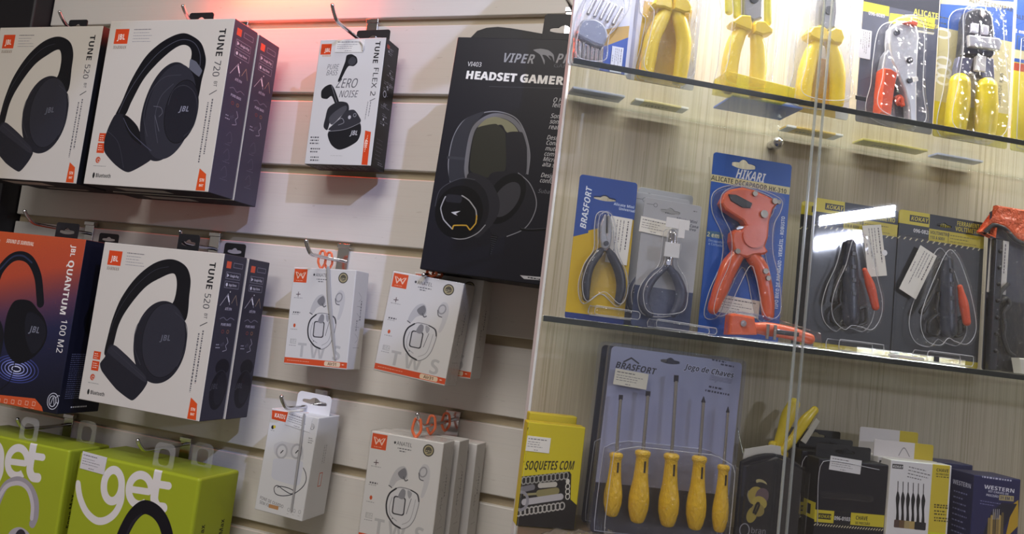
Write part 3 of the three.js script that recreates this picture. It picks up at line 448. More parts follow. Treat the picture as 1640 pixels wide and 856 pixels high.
// black gaming headset carton that runs on behind the cabinet
{
  const it = item(L, [[733, 59], [0, 0], [0, 0], [676, 420]], 0.105, { rot: -0.036, w: 0.205, h: 0.272, anchor: 'TL' }), m5 = it.zoom(660, 0, 3.889), m6 = it.zoom(660, 200, 3.292), W = it.w * 1000, H = it.h * 1000;
  const front = paper(print(W, H, (x, w, h) => {
    fillRect(x, '#1d1d26', 0, 0, w, h);
    let p = m5(343, 410); txt(x, 'VI403', p[0], p[1], 7.2, '#e4e4e8', { rot: 0.02, sx: 0.95 });
    p = m5(328, 488); txt(x, 'HEADSET GAMER RGB', p[0], p[1], 12.6, '#efefef', { bold: true, rot: 0.02, fit: 150, outline: '#efefef', ow: 5 });
    p = m5(556, 385); txt(x, 'VIPER', p[0], p[1], 15, '#9ea0a8', { bold: true, italic: true, rot: 0.02, fit: 38 });
    blob(x, [[755, 310], [800, 302], [850, 312], [882, 340], [885, 385], [872, 352], [850, 345], [868, 375], [835, 345], [812, 342], [826, 375], [824, 402], [812, 370], [795, 338]].map((a) => m5(...a)), '#8d8f97', 0.6);
    p = m5(888, 390); txt(x, 'PRO', p[0], p[1], 15, '#9ea0a8', { bold: true, italic: true, rot: 0.02, fit: 27 }); p = m5(880, 418); txt(x, 'GAMING', p[0], p[1], 5.5, '#5c5e66', { rot: 0.02, sx: 1.5 });
    stroke(x, [m5(480, 538), m5(1100, 556)], '#4c4d55', 0.5);
    const body = [['O HEADSET VI403 foi', 875, 634], ['feito para os gamers', 870, 666], ['Som imersivo e', 860, 734], ['sonoridade com', 855, 768], ['realidade total', 848, 802]];
    for (const [s, a, b] of body) { p = m5(a, b); txt(x, s, p[0], p[1], 7, '#d9dade', { rot: 0.02, italic: true, sx: 0.9 }); }
    for (const [s, a, b] of [['Design moderno', 708, 76], ['Controle de', 704, 104], ['mute. Plug', 700, 134], ['com retorno', 694, 162], ['Microfone de', 688, 190], ['alta sensibilidade', 684, 218], ['Design muito', 676, 275], ['confortavel', 671, 303]]) { p = m6(a, b); txt(x, s, p[0], p[1], 6.6, '#d9dade', { rot: 0.02, italic: true, sx: 0.9 }); }
    p = m6(662, 358); txt(x, 'Suba seu nivel', p[0], p[1], 6, '#7c7d85', { rot: 0.02, italic: true });
    const P = (l) => l.map((a) => m6(...a)), K = '#0f0f14', D = '#33343c', E2 = '#4a4b53', Y = '#8b8b74';
    // band
    stroke(x, P([[200, 300], [190, 200], [215, 70], [270, -20], [360, -60], [450, -70], [540, -40], [590, 30], [620, 150], [610, 260]]), '#85868e', 1.3);
    blob(x, P([[200, 300], [195, 180], [220, 60], [280, -30], [380, -70], [330, 0], [300, 100], [290, 200], [285, 290]]), D, 0.8); fillRect(x, '#3d3e46', ...m6(185, 165), 26, 3);
    stroke(x, P([[295, 300], [285, 220], [310, 60], [350, -10], [430, -50], [520, -30], [580, 40], [605, 150], [600, 250]]), '#74757e', 5);
    blob(x, P([[345, 15], [390, -30], [440, -42], [500, -25], [540, 5], [560, 45], [500, 40], [470, 0], [400, 15]]), Y, 0.8); blob(x, P([[305, 240], [318, 90], [345, 15], [440, -5], [490, 40], [495, 150], [490, 240], [400, 280]]), '#33342f', 0.5);
    blob(x, P([[500, 45], [580, 40], [605, 120], [600, 260], [500, 240]]), '#24242c', 0.4);
    // cups
    blob(x, P([[400, 280], [480, 245], [560, 255], [620, 310], [655, 400], [640, 480], [590, 550], [500, 590], [430, 585], [390, 480]]), '#22222a'); stroke(x, P([[560, 255], [620, 310], [655, 400], [640, 480], [590, 550], [500, 590]]), '#83848d', 1.1);
    oval(x, ...m6(490, 390), 20, 31, 0.45, K); oval(x, ...m6(495, 395), 13, 22, 0.5, '#3b3b42');
    blob(x, P([[290, 265], [360, 265], [420, 310], [460, 400], [450, 480], [400, 550], [330, 590], [300, 400]]), '#2a2a32'); blob(x, P([[250, 285], [330, 295], [385, 350], [405, 430], [390, 510], [340, 570], [270, 600], [200, 590], [140, 520], [120, 430], [150, 340]]), '#1b1b22'); stroke(x, P([[140, 520], [200, 590], [270, 603], [340, 575], [385, 530]]), '#9a9ba4', 1.1); stroke(x, P([[120, 430], [150, 340], [250, 285], [330, 290]]), '#4a4b54', 0.8);
    oval(x, ...m6(245, 460), 29, 30, 0, '#0d0d12'); stroke(x, P([[210, 550], [165, 500], [150, 440], [175, 380], [195, 400], [250, 402], [262, 375], [300, 400], [335, 450], [340, 500]]), '#a5a6ac', 1.5, false, 0.5); stroke(x, P([[340, 480], [335, 520], [305, 555], [285, 532], [220, 532], [212, 550]]), '#c9a03c', 1.6, false, 0.4);
    blob(x, P([[205, 462], [255, 455], [230, 470], [240, 480], [222, 474]]), '#c5c6cc', 0.3); roundRect(x, ...m6(180, 365), 20, 9, 3, '#26262e'); 
    poly(x, P([[420, 580], [455, 590], [405, 695]]), '#0f0f14'); for (let i = 0; i < 9; i++) stroke(x, P([[418 + i * -0.5, 590 + i * 11], [448 - i * 4, 594 + i * 11]]), '#44454d', 0.6); stroke(x, P([[575, 552], [640, 556], [780, 545]]), '#0a0a0e', 3); stroke(x, P([[575, 547], [640, 551], [780, 540]]), '#55565f', 0.5);
    poly(x, P([[568, 795], [800, 815], [800, 832], [590, 815]]), '#b9bac0'); lines(x, ...m6(610, 806), 40, 1, 1, '#3a3a40', 1.2, 0.04);
  }), 0.38);
  const g = carton('headset_box', 'tall black gaming headset carton running behind the cabinet edge', it, 0.07, { front, side: blackCard });
  const a = (x, y) => it.lm(660 + x / 3.889, y / 3.889), w2 = it.w / 2;
  mesh('top_flap', slab([[-w2 + 0.001, it.h - 0.02], [-w2 + 0.001, it.h - 0.001], a(370, 150), a(430, 130), a(500, 124), a(580, 132), a(700, 152), a(800, 170), [w2 - 0.001, it.h + 0.006], [w2 - 0.001, it.h - 0.02]], 0.0015, 0.0003), blackCard, g, [0, 0, 0.05]);
  const tx = a(925, 0)[0]; const t = hangTab(g, { ...it, h: it.h + 0.002 }, tx + 0.004, 0.05, 0.034, blackCard, 0.053, { slot: 0.3 });
}
// white earbud cartons with orange corner and orange foot band
{
  const it1 = item(L, [[472, 429], [572, 432], [554, 591.5], [452, 584.5]], 0.05, { rot: 0.045 });
  const it2 = item(L, [[632, 436], [744, 453], [711, 623], [596, 588]], 0.098, { rot: -0.07 });
  const it3 = item(L, [[595, 690.5], [711, 704], [0, 0], [0, 0]], 0.108, { rot: 0.004, w: 0.0885, h: 0.1195, anchor: 'TL' });
  const W = it1.w * 1000, H = it1.h * 1000, m = it1.zoom(440, 370, 3.567);
  const front = paper(print(W, H, (x, w, h) => {
    fillRect(x, '#d6d5d5', 0, 0, w, h);
    for (const [s, a] of [['T', 0.27], ['W', 0.52], ['S', 0.82]]) txt(x, s, w * a, h * 0.915, h * 0.2, '#b9b9bb', { bold: true, align: 'center' });
    fillRect(x, '#d8552f', w * 0.02, h * 0.015, w * 0.21, h * 0.14); stroke(x, [[w * 0.05, h * 0.05], [w * 0.085, h * 0.11], [w * 0.125, h * 0.06], [w * 0.165, h * 0.11], [w * 0.2, h * 0.05]], '#f3cfc0', 1.4, false, 0); stroke(x, [[w * 0.07, h * 0.05], [w * 0.125, h * 0.085], [w * 0.18, h * 0.05]], '#f3cfc0', 0.9, false, 0); lines(x, w * 0.06, h * 0.135, w * 0.13, 1, 1, '#f0c2ae', 0.6);
    oval(x, w * 0.345, h * 0.067, 1.3, 1.5, 0, '#44454a'); txt(x, 'ANATEL', w * 0.37, h * 0.085, h * 0.05, '#55565c', { sx: 0.9 }); lines(x, w * 0.39, h * 0.112, w * 0.2, 1, 1, '#66676d', 1.1); lines(x, w * 0.42, h * 0.135, w * 0.13, 1, 1, '#66676d', 1.1);
    oval(x, w * 0.81, h * 0.085, w * 0.075, w * 0.075, 0, '#4b4a42'); oval(x, w * 0.81, h * 0.085, w * 0.06, w * 0.06, 0, '#b5aa86'); oval(x, w * 0.81, h * 0.085, w * 0.045, w * 0.045, 0, '#5a574c'); lines(x, w * 0.775, h * 0.09, w * 0.07, 2, 2, '#c9c09f', 0.8);
    for (const b of [0.28, 0.45, 0.605, 0.77]) { lines(x, w * 0.055, h * (b + 0.035), w * 0.14, 1, 1, '#99989c', 0.8); }
    stroke(x, [[w * 0.12, h * 0.255], [w * 0.12, h * 0.3]], '#55434a', 0.9); stroke(x, [[w * 0.09, h * 0.28], [w * 0.15, h * 0.276]], '#55434a', 0.9); lines(x, w * 0.065, h * 0.465, w * 0.12, 1, 1, '#55555a', 1.8); oval(x, w * 0.11, h * 0.6, 1.7, 2.4, 0, '#c9552f'); x.strokeStyle = '#999'; x.lineWidth = 0.4; x.strokeRect(w * 0.07, h * 0.74, w * 0.09, h * 0.045); lines(x, w * 0.07, h * 0.75, w * 0.09, 3, 1.5, '#888', 0.4);
    // buds
    const P = (l) => l.map((a) => [a[0] / 100 * w, a[1] / 100 * h]);
    blob(x, P([[34, 45], [37, 36], [43, 29], [51, 26.5], [56, 30], [57, 37], [50, 38.5], [44, 41], [39, 46.5]]), '#bcbcc0'); blob(x, P([[44, 33], [52, 28], [56, 33], [53, 38], [47, 37]]), '#7d7d83'); stroke(x, P([[33.5, 46], [38, 47.5]]), '#33333a', 0.9); stroke(x, P([[52, 36], [55, 39], [58, 38]]), '#66666c', 1.4);
    blob(x, P([[72, 30], [76, 22], [83, 22], [87, 29], [86, 40], [82, 50], [78, 50], [80, 38], [75, 35]]), '#c6c6ca'); oval(x, w * 0.775, h * 0.285, 4.2, 5.4, 0.3, '#9a9aa0', 1.6); stroke(x, P([[72, 30], [74, 35], [79, 36]]), '#55555c', 1);
    // case
    blob(x, P([[38, 51], [48, 46], [62, 46], [74, 49], [77, 56], [74, 70], [68, 78], [58, 82], [46, 79], [36, 72], [33, 64], [34, 56]]), '#d3d3d6', 0.8); stroke(x, P([[38, 51], [48, 46], [62, 46], [74, 49], [77, 56], [74, 70], [68, 78], [58, 82], [46, 79], [36, 72], [33, 64], [34, 56]]), '#8b8b90', 1, true, 0.8); stroke(x, P([[44, 47.5], [37, 52], [34, 57], [33.4, 64], [36.5, 72], [46, 79], [56, 81.5]]), '#2d2d33', 1.8, false, 0.8); stroke(x, P([[64, 46.4], [73, 49], [76.5, 55]]), '#2d2d33', 1.2); stroke(x, P([[40, 56], [38, 65], [41, 72], [50, 76]]), '#a2a2a8', 0.8); stroke(x, P([[72, 54], [68, 72], [58, 78]]), '#aaaab0', 0.8); stroke(x, P([[66, 54], [62, 68]]), '#55555c', 0.6);
    roundRect(x, w * 0.42, h * 0.54, w * 0.17, h * 0.165, 3, '#3a3a41'); roundRect(x, w * 0.435, h * 0.55, w * 0.14, h * 0.145, 2.4, '#c9c9cd'); blob(x, P([[48, 54], [52, 47], [57, 48], [57, 54], [53, 56]]), '#8d8d94'); blob(x, P([[60, 47], [66, 49], [64, 54], [61, 52]]), '#a5a5ab'); oval(x, w * 0.44, h * 0.745, 0.7, 0.7, 0, '#55555c');
    fillRect(x, '#d4532f', 0, h * 0.93, w, h * 0.058); lines(x, w * 0.05, h * 0.958, w * 0.5, 1, 1, '#ecb49f', 0.7); roundRect(x, w * 0.645, h * 0.935, w * 0.25, h * 0.047, 2, '#e4cdb2'); txt(x, 'Air31', w * 0.77, h * 0.972, h * 0.042, '#6b4a35', { bold: true, align: 'center', sx: 1 }); lines(x, w * 0.92, h * 0.955, w * 0.05, 1, 1, '#f3cfc0', 1.2);
  }, 5), 0.42);
  const side = paper(print(34, H, (x, w, h) => { fillRect(x, '#d9d7d4', 0, 0, w, h); for (let i = 0; i < 3; i++) { stroke(x, [[w * 0.35, h * (0.22 + i * 0.21)], [w * 0.6, h * (0.27 + i * 0.21)], [w * 0.4, h * (0.31 + i * 0.21)]], '#b2b0ad', 0.6); lines(x, w * 0.3, h * (0.36 + i * 0.21), w * 0.45, 1, 1, '#a5a3a0', 0.7); } lines(x, w * 0.62, h * 0.3, h * 0.22, 1, 1, '#66646a', 2, Math.PI / 2); lines(x, w * 0.4, h * 0.5, h * 0.16, 1, 1, '#77757b', 1.6, Math.PI / 2); }, 4), 0.45);
  const M = { front, side }, loop = (g, x, y, z, w, h) => mesh('hanging_loop', tube([[x, y, z], [x - w, y + h * 0.4, z + 0.001], [x - w * 0.6, y + h, z], [x + w * 0.6, y + h, z], [x + w, y + h * 0.4, z - 0.001]], 0.0016, 28, true), orangeRubber, g);
  const film = (g, it, d) => mesh('plastic_wrap', boxg(it.w + 0.002, it.h + 0.002, d + 0.002, 0.002, 0, it.h / 2, d / 2), wrapMat, g);
  const wrapMat = phys(0xffffff, 0.1, { transmission: 1, thickness: 0, ior: 1.4, bumpMap: crinkleBox, bumpScale: 0.0004 });
  const G = { group: 'white earbud cartons with orange foot band' };
  const a = carton('earbud_box', 'single white earbud carton with orange foot band on the upper left hook', it1, 0.033, M, G);
  mesh('grey_strap', limb([[0.006, it1.h + 0.001, 0.0345, 0.0026], [0.012, it1.h * 0.7, 0.0345, 0.0028], [0.022, it1.h * 0.35, 0.0345, 0.0022], [0.029, 0.012, 0.0345, 0.0012]], 0.15, 20, 8), std(0xa9a8aa, 0.5), a);
  loop(a, -0.0436 - it1.u, it1.h + 0.0005, 0.024, 0.0048, 0.022); loop(a, -0.0436 - it1.u, it1.h + 0.0005, 0.008, 0.0048, 0.022);
  const b = carton('earbud_box', 'tilted earbud carton in shiny wrap below the black headset box', it2, 0.034, M, G); film(b, it2, 0.034);
  for (const zz of [0.03, 0.014]) loop(b, 0.1256 - it2.u - 0.004, it2.h + 0.0015, zz, 0.0055, 0.0085);
  const b2 = { ...behind(it2, 0.039, 0.014, 0.006), rot: -0.02 };
  carton('earbud_box', 'earbud carton tucked behind the tilted wrapped one', b2, 0.033, M, G);
  const b3 = carton('earbud_box', 'earbud carton at the lower right hook, front of its row', it3, 0.031, M, G); film(b3, it3, 0.031);
  const hx3 = 0.1414 - it3.u; loop(b3, hx3, it3.h + 0.0005, 0.027, 0.0048, 0.02);
  loop(carton('earbud_box', 'second earbud carton in the lower right row', behind(it3, 0.0365, 0.004, -0.001), 0.030, M, G), hx3 - 0.004, it3.h + 0.0015, 0.024, 0.0048, 0.02);
  loop(carton('earbud_box', 'rearmost earbud carton in the lower right row', behind(it3, 0.073, 0.012, -0.007), 0.030, M, G), hx3 - 0.012, it3.h + 0.0075, 0.018, 0.0048, 0.02);
}
// white case carton
{
  const it = item(L, [[433.5, 653.5], [507, 670], [487, 839], [408.6, 815]], 0.062, { rot: -0.03 }), m = it.zoom(400, 620, 3.723), W = it.w * 1000, H = it.h * 1000;
  const front = paper(print(W, H, (x, w, h) => {
    fillRect(x, '#d6d7da', 0, 0, w, h);
    poly(x, [m(132, 138), m(228, 150), m(218, 212), m(130, 190)], '#d9532d'); let p = m(178, 186); txt(x, 'KAIDI', p[0], p[1], 7, '#f7ece6', { align: 'center', bold: true, sx: 0.85 });
    oval(x, ...m(136, 240), 2, 2.4, 0, '#26262a'); oval(x, ...m(147, 238), 1.8, 2, 0, '#d5c33a'); lines(x, ...m(125, 258), 6, 1, 1, '#777', 0.5);
    for (let i = 0; i < 3; i++) { const c = m(373, 238 + i * 4); oval(x, c[0], c[1], 3.2 - i * 0.7, 3.4 - i * 0.8, 0, '#8b8b92', 0.5); } lines(x, ...m(352, 305), 7, 3, 2.6, '#77777d', 1);
    const P = (l) => l.map((a) => m(...a));
    blob(x, P([[145, 345], [190, 325], [240, 335], [300, 345], [318, 365], [318, 435], [240, 420], [150, 405]]), '#c9cad0', 0.6); for (const cx of [190, 280]) { const c = m(cx, 385); oval(x, c[0], c[1], 8.5, 9.5, 0.2, '#b2b3ba'); oval(x, c[0], c[1], 6, 7, 0.2, '#d3d4d9'); stroke(x, P([[cx - 6, 395], [cx + 8, 380]]), '#2b2b30', 1.2); }
    blob(x, P([[145, 430], [230, 430], [310, 445], [318, 470], [300, 575], [270, 590], [150, 555], [128, 530], [135, 470]]), '#cdd0dc', 0.6);
    stroke(x, P([[320, 485], [335, 520], [335, 565], [310, 605], [260, 640], [200, 652], [155, 640], [145, 605], [165, 590], [200, 615], [245, 640], [265, 625], [230, 605], [185, 595], [165, 600]]), '#3b3d46', 1);
    p = m(57, 668); txt(x, 'FONE DE OUVIDO', p[0], p[1], 5.2, '#66666c', { rot: 0.12, sx: 0.86 }); p = m(55, 695); txt(x, 'SEM FIO', p[0], p[1], 5.2, '#66666c', { rot: 0.12, sx: 0.86 }); fillRect(x, '#b98a5e', ...m(115, 700), 14, 4.4);
    for (const a of [232, 266, 298]) { const c = m(a, 735 + (a - 232) * 0.2); oval(x, c[0], c[1], 1.6, 2, 0, '#99999f', 0.5); lines(x, c[0] - 2, c[1] + 5, 4, 1, 1, '#aaa', 0.5); }
  }, 5), 0.4);
  const side = paper(print(48, H, (x, w, h) => { fillRect(x, '#dfe0e2', 0, 0, w, h); lines(x, w * 0.48, h * 0.28, h * 0.24, 2, -4, '#b5b5b9', 1.6, Math.PI / 2); x.strokeStyle = '#cf5a3c'; x.lineWidth = 0.9; x.strokeRect(w * 0.45, h * 0.56, w * 0.13, h * 0.13); }, 3), 0.4);
  const g = carton('earphone_box', 'pale carton of a white case with a looped strap on the lower left hook', it, 0.05, { front, side });
  const t = roundedShape(0.05, 0.036, 0.006, -0.024, it.h - 0.012); t.holes.push(euroHole(0.002, it.h + 0.013, 0.036, 0.01)); mesh('hang_tab', slab(t, 0.0011, 0.0002), std(0xe6e6ea, 0.5), g, [0.006, 0, 0.022]);
  sticker(g, it.lm(462, 664), it.lm(496, 688), 0.0503, -0.12 - it.rot, 0.036, 0.017, '#dfe0e4');
  mesh('grey_strap', limb([[0.0145, it.h + 0.001, 0.0515, 0.0016], [0.0165, it.h * 0.6, 0.0515, 0.0016], [0.0185, 0.01, 0.0515, 0.0012]], 0.15, 16, 8), std(0xa4a4a8, 0.5), g);
}
// lime cartons along the bottom
{
  const itR = item(L, [[127.6, 723.6], [317, 767.6], [0, 0], [0, 0]], 0.098, { rot: -0.006, w: 0.193, h: 0.24, anchor: 'TL' }), itL = item(L, [[0, 0], [111, 722], [0, 0], [0, 0]], 0.1, { rot: 0.006, w: 0.193, h: 0.24, anchor: 'TR' });
  const lime = '#a6b32c', word = (x, m, q) => {
    const P = (l) => l.map((a) => m(...a)), wht = '#e9e5e9';
    x.lineCap = 'butt';
    const c = m(643, 490), s = m(644, 490)[0] - c[0];
    oval(x, c[0], c[1], 52 * s, 70 * s, -0.1, wht, 38 * s);
    stroke(x, P([[695, 510], [690, 580], [655, 650], [600, 690], [545, 690], [490, 640], [455, 560], [442, 480]]), wht, 34 * s); x.lineCap = 'butt';
    const e = m(800, 515); x.beginPath(); x.ellipse(e[0], e[1], 64 * s, 66 * s, -0.1, 0.9, 2 * Math.PI + 0.15); x.strokeStyle = wht; x.lineWidth = 38 * s; x.stroke(); stroke(x, P([[740, 510], [850, 526]]), wht, 30 * s);
    stroke(x, P([[905, 405], [882, 560], [900, 610], [935, 618]]), wht, 44 * s, false, 0.7); stroke(x, P([[880, 478], [965, 492]]), wht, 34 * s);
  };
  const m = itR.zoom(0, 640, 3.565), W = 193, H = 240;
  const frontR = paper(print(W, H, (x, w, h) => { fillRect(x, lime, 0, 0, w, h); word(x, m); const P = (l) => l.map((a) => m(...a)); stroke(x, P([[690, 800], [715, 740], [755, 670], [800, 625], [840, 615], [890, 640], [930, 690], [955, 760], [965, 830]]), '#191720', 17); x.lineCap = 'butt'; stroke(x, P([[720, 780], [760, 700], [810, 655]]), '#2b2833', 3); blob(x, P([[650, 830], [700, 820], [740, 900], [720, 1000], [660, 1010], [630, 920]]), '#1c1a24'); blob(x, P([[940, 830], [1000, 850], [1010, 950], [970, 1020], [930, 960]]), '#1c1a24'); }), 0.4);
  const mL = (a, b) => { const p = itL.mm(a / 4.6, 670 + b / 4.6); return p; };
  const frontL = paper(print(W, H, (x, w, h) => { fillRect(x, lime, 0, 0, w, h); const k = (a, b) => { const p = m(a, b), q = mL(250, 185), r = m(905, 405); return [p[0] - r[0] + q[0], p[1] - r[1] + q[1]]; }; word(x, k); const P = (l) => l.map((a) => mL(...a)); stroke(x, P([[-40, 700], [-10, 600], [40, 500], [110, 462], [170, 470], [225, 520], [262, 610], [262, 720], [240, 780]]), '#a8a2b0', 11); stroke(x, P([[-20, 610], [40, 510], [110, 480], [170, 490], [215, 540], [240, 640], [235, 740]]), '#cfc9d6', 6); blob(x, P([[60, 900], [80, 830], [150, 805], [215, 850], [230, 920], [150, 980]]), '#b9b3c2'); oval(x, ...mL(150, 890), 10, 12, 0, '#3b3640'); }), 0.4);
  const side = paper(print(78, H, (x, w, h) => { fillRect(x, '#9aa42a', 0, 0, w, h); fillRect(x, '#a6b32c', 0, 0, w * 0.06, h); txt(x, 'Fone Max', w * 0.3, h * 0.43, 10, '#22240f', { bold: true, rot: -Math.PI / 2, sx: 0.95 }); txt(x, 'Fone Max', w * 0.78, h * 0.43, 10, '#22240f', { bold: true, rot: -Math.PI / 2, sx: 0.95 }); }, 3), 0.45);
  const top = std(0x9fab2a, 0.4), tabM = phys(0xffffff, 0.12, { transmission: 0.92, thickness: 0 });
  const r = carton('headphone_box', 'lime green headphone carton with white lettering and a price sticker', itR, 0.076, { front: frontR, right: side, left: side, top, bottom: top, back: top }, { r: 0.004, group: 'lime cartons' });
  sticker(r, itR.lm(130, 731), itR.lm(170, 753), 0.0763, -0.03, 0.041, 0.022, '#d9d5da');
  const l = carton('headphone_box', 'lime green headphone carton cut off at the lower left corner of the picture', itL, 0.066, { front: frontL, right: side, left: side, top, bottom: top, back: top }, { r: 0.003, group: 'lime cartons' });
  const clearTab = (g, it, x, z) => { const s = roundedShape(0.032, 0.036, 0.009, x - 0.016, it.h - 0.006), hole = roundedShape(0.018, 0.020, 0.006, x - 0.009, it.h + 0.002); s.holes.push(hole); mesh('hang_tab', slab(s, 0.0014, 0.0003), tabM, g, [0, 0, z]); };
  clearTab(r, itR, itR.lm(250, 735)[0], 0.062); clearTab(r, itR, itR.lm(280, 735)[0] - 0.003, 0.022);
  clearTab(l, itL, itL.lm(38, 695)[0], 0.058); clearTab(l, itL, itL.lm(85, 695)[0] + 0.002, 0.014);
}
// hooks
hook(-0.048, 1.8955, 0.1, 'dark chrome hook through the tab of the small black-sided earbud box', 0.036);
hook(L.at(900, 30, 0.06)[0] - 0.005, 1.905, 0.13, 'hook carrying the tall black headset carton', 0.0);
hook(-0.0436, 1.5845, 0.09, 'chrome hook above the single white earbud carton', 0.02);
hook(0.1256, 1.5845, 0.105, 'chrome hook with orange loops under the black headset carton', 0.0335, -0.001);
hook(-0.0464, 1.3905, 0.09, 'chrome hook above the pale case carton', 0.016);
hook(0.1414, 1.3905, 0.108, 'chrome hook with three orange loops at the lower right', 0.0075);
hook(-0.2535, 1.5845, 0.07, 'chrome hook behind the black tabs of the middle headphone boxes', 0.02);
hook(-0.487, 1.5845, 0.11, 'dark hook above the orange and navy carton', 0.015);
hook(-0.4646, 1.2965, 0.085, 'hook with clear tabs above the left lime carton', 0.012);
hook(-0.2494, 1.2965, 0.09, 'hook with clear tabs above the right lime carton', 0.006);
hook(-0.262, 1.8955, 0.118, 'hook tip glowing orange above the upper white headphone boxes', 0.04);
hook(-0.5, 1.8955, 0.1, 'hook above the carton in the upper left corner', 0.034);
// ---------------------------------------------------------------- right: packaged tools in the cabinet
function card(g, w, h, draw, o = {}) {                        // printed backing card with rounded corners and a hang hole
  const s = roundedShape(w, h, o.r ?? 0.003); if (o.hole) s.holes.push(euroHole(o.hole[0], o.hole[1], o.hole[2], o.hole[3]));
  const t = o.t ?? 0.0012, m = mesh('card', faceUV(slab(s, t, 0.0002), w, h), typeof draw === 'function' ? paper(print(w * 1000, h * 1000, draw, o.res ?? 6), o.rough ?? 0.35) : draw, g, [0, 0, o.z ?? 0]); return m;
}
function pack(name, lbl, it, o = {}) { return thing(name, lbl, o.cat ?? 'tool pack', it.F, it.u, it.v + 0.0005, it.z, { rot: it.rot, lean: o.lean ?? -0.02, group: o.group }); }
const rimMat = phys(0xf2f4fa, 0.15, { transmission: 0.55, thickness: 0 });
const blister = (g, pts, depth, o = {}) => {
  const b = blisterShell(g, pts = pts.map(([x, y]) => [x, Math.max(0.0006, y)]), depth, o), n = pts.length;
  const edge = (k, z, r) => { const cx = pts.reduce((a, p) => a + p[0], 0) / n, cy = pts.reduce((a, p) => a + p[1], 0) / n, c = new THREE.CatmullRomCurve3(pts.map((p) => new THREE.Vector3(cx + (p[0] - cx) * k, Math.max(0.001, cy + (p[1] - cy) * k), z)), true, 'catmullrom', o.smooth === false ? 0.05 : 0.5); return new THREE.TubeGeometry(c, n * 8, r, 6, true); };
  mesh('flange', edge(1.0, 0.0018, 0.0005), rimMat, b); mesh('crown_edge', edge(0.95, depth * 0.9, 0.00035), rimMat, b); return b;
};
const blisterShell = (g, pts, depth, o = {}) => mesh('blister', slab(pts, depth, o.bevel ?? Math.min(depth * 0.45, 0.004), { smooth: o.smooth ?? true, inset: o.inset ?? 0.002, seg: 3, z: 0.0016 }), o.mat ?? clearRough, g);
const yellowGrip = phys(0xf3d633, 0.32, { clearcoat: 0.3 }), navyGrip = phys(0x23283a, 0.38), greyGrip = phys(0x3a4058, 0.4), redPaint = phys(0xdb6038, 0.28, { clearcoat: 0.5 }), orangePlastic = phys(0xe0562f, 0.35), blackPlastic = phys(0x17181c, 0.35);

// --- lower shelf -----------------------------------------------------------------
{ // small pliers on a blue and yellow card
  const it = item(R, [[929, 280], [1019.6, 292.7], [1003, 500], [907, 489]], 0.055, { base: SH2, rot: 0 }), m = it.zoom(895, 270, 3.171), l = it.zl(895, 270, 3.171);
  const g = pack('pliers_pack', 'mini pliers with dark grips on a blue and yellow card', it, { group: 'carded tools on the lower shelf' });
  const draw = (x, w, h) => { fillRect(x, '#c9a81c', 0, 0, w, h); poly(x, [[0, 0], [w, 0], m(390, 262), m(150, 318), m(150, 330), [0, m(85, 350)[1]]], '#274a9a'); fillRect(x, '#20357a', 0, h * 0.955, w, h * 0.05); let p = m(128, 312); txt(x, 'BRASFORT', p[0] + 1.5, p[1], 7.8, '#dfe6f2', { bold: true, italic: true, rot: -Math.PI / 2 + 0.05, sx: 1 }); p = m(280, 188); txt(x, 'Alicate Mini', p[0], p[1], 3.4, '#cdd8ef', { bold: true, rot: 0.03 }); p = m(305, 212); txt(x, 'Universal', p[0], p[1], 3.4, '#cdd8ef', { bold: true, rot: 0.03 }); };
  const hx = l(250, 148); card(g, it.w, it.h, draw, { hole: [hx[0], hx[1], 0.021, 0.006] });
  const c2 = card(g, it.w, it.h * 0.99, std(0x2c4f9c, 0.4), { z: -0.004, hole: [hx[0], hx[1], 0.021, 0.006] }); c2.position.x = 0.0015; c2.name = 'rear_card';
  const P = (a) => a.map((q) => l(...q)), tool = new THREE.Group(); tool.name = 'pliers'; g.add(tool);
  mesh('jaw', slab(P([[232, 238], [240, 234], [246, 240], [244, 330], [262, 400], [240, 420], [215, 405], [206, 360], [210, 290]]), 0.006, 0.0015, { z: 0.004 }), steel, tool);
  mesh('jaw', slab(P([[249, 240], [256, 235], [264, 245], [274, 300], [272, 360], [262, 405], [240, 425], [222, 400], [247, 330]]), 0.0055, 0.0015, { z: 0.0042 }), steel, tool);
  mesh('pivot', cyl(0.0022, 0.008, ...l(240, 385), 0.0075, 'z'), darkSteel, tool);
  const H = (a, r) => limb(a.map((q, i) => [...l(...q), 0.007, r[i]]), 0.9);
  mesh('handle', H([[232, 405], [200, 440], [160, 500], [142, 580], [140, 662]], [0.0022, 0.0042, 0.0046, 0.0044, 0.0034]), navyGrip, tool);
  mesh('handle', H([[248, 405], [278, 455], [312, 530], [320, 610], [303, 682]], [0.0022, 0.0042, 0.0046, 0.0044, 0.0034]), navyGrip, tool);
  sticker(g, l(282, 285), l(358, 443), 0.0018, -0.03, 0.0205, 0.0425);
  blister(g, P([[210, 225], [262, 222], [290, 300], [300, 430], [345, 540], [350, 640], [310, 705], [225, 640], [135, 690], [110, 600], [140, 490], [190, 410], [195, 300]]), 0.013);
  blister(g, P([[170, 700], [400, 735], [395, 775], [160, 745]]), 0.02, { smooth: false, mat: clearRough }).name = 'blister_foot';
}
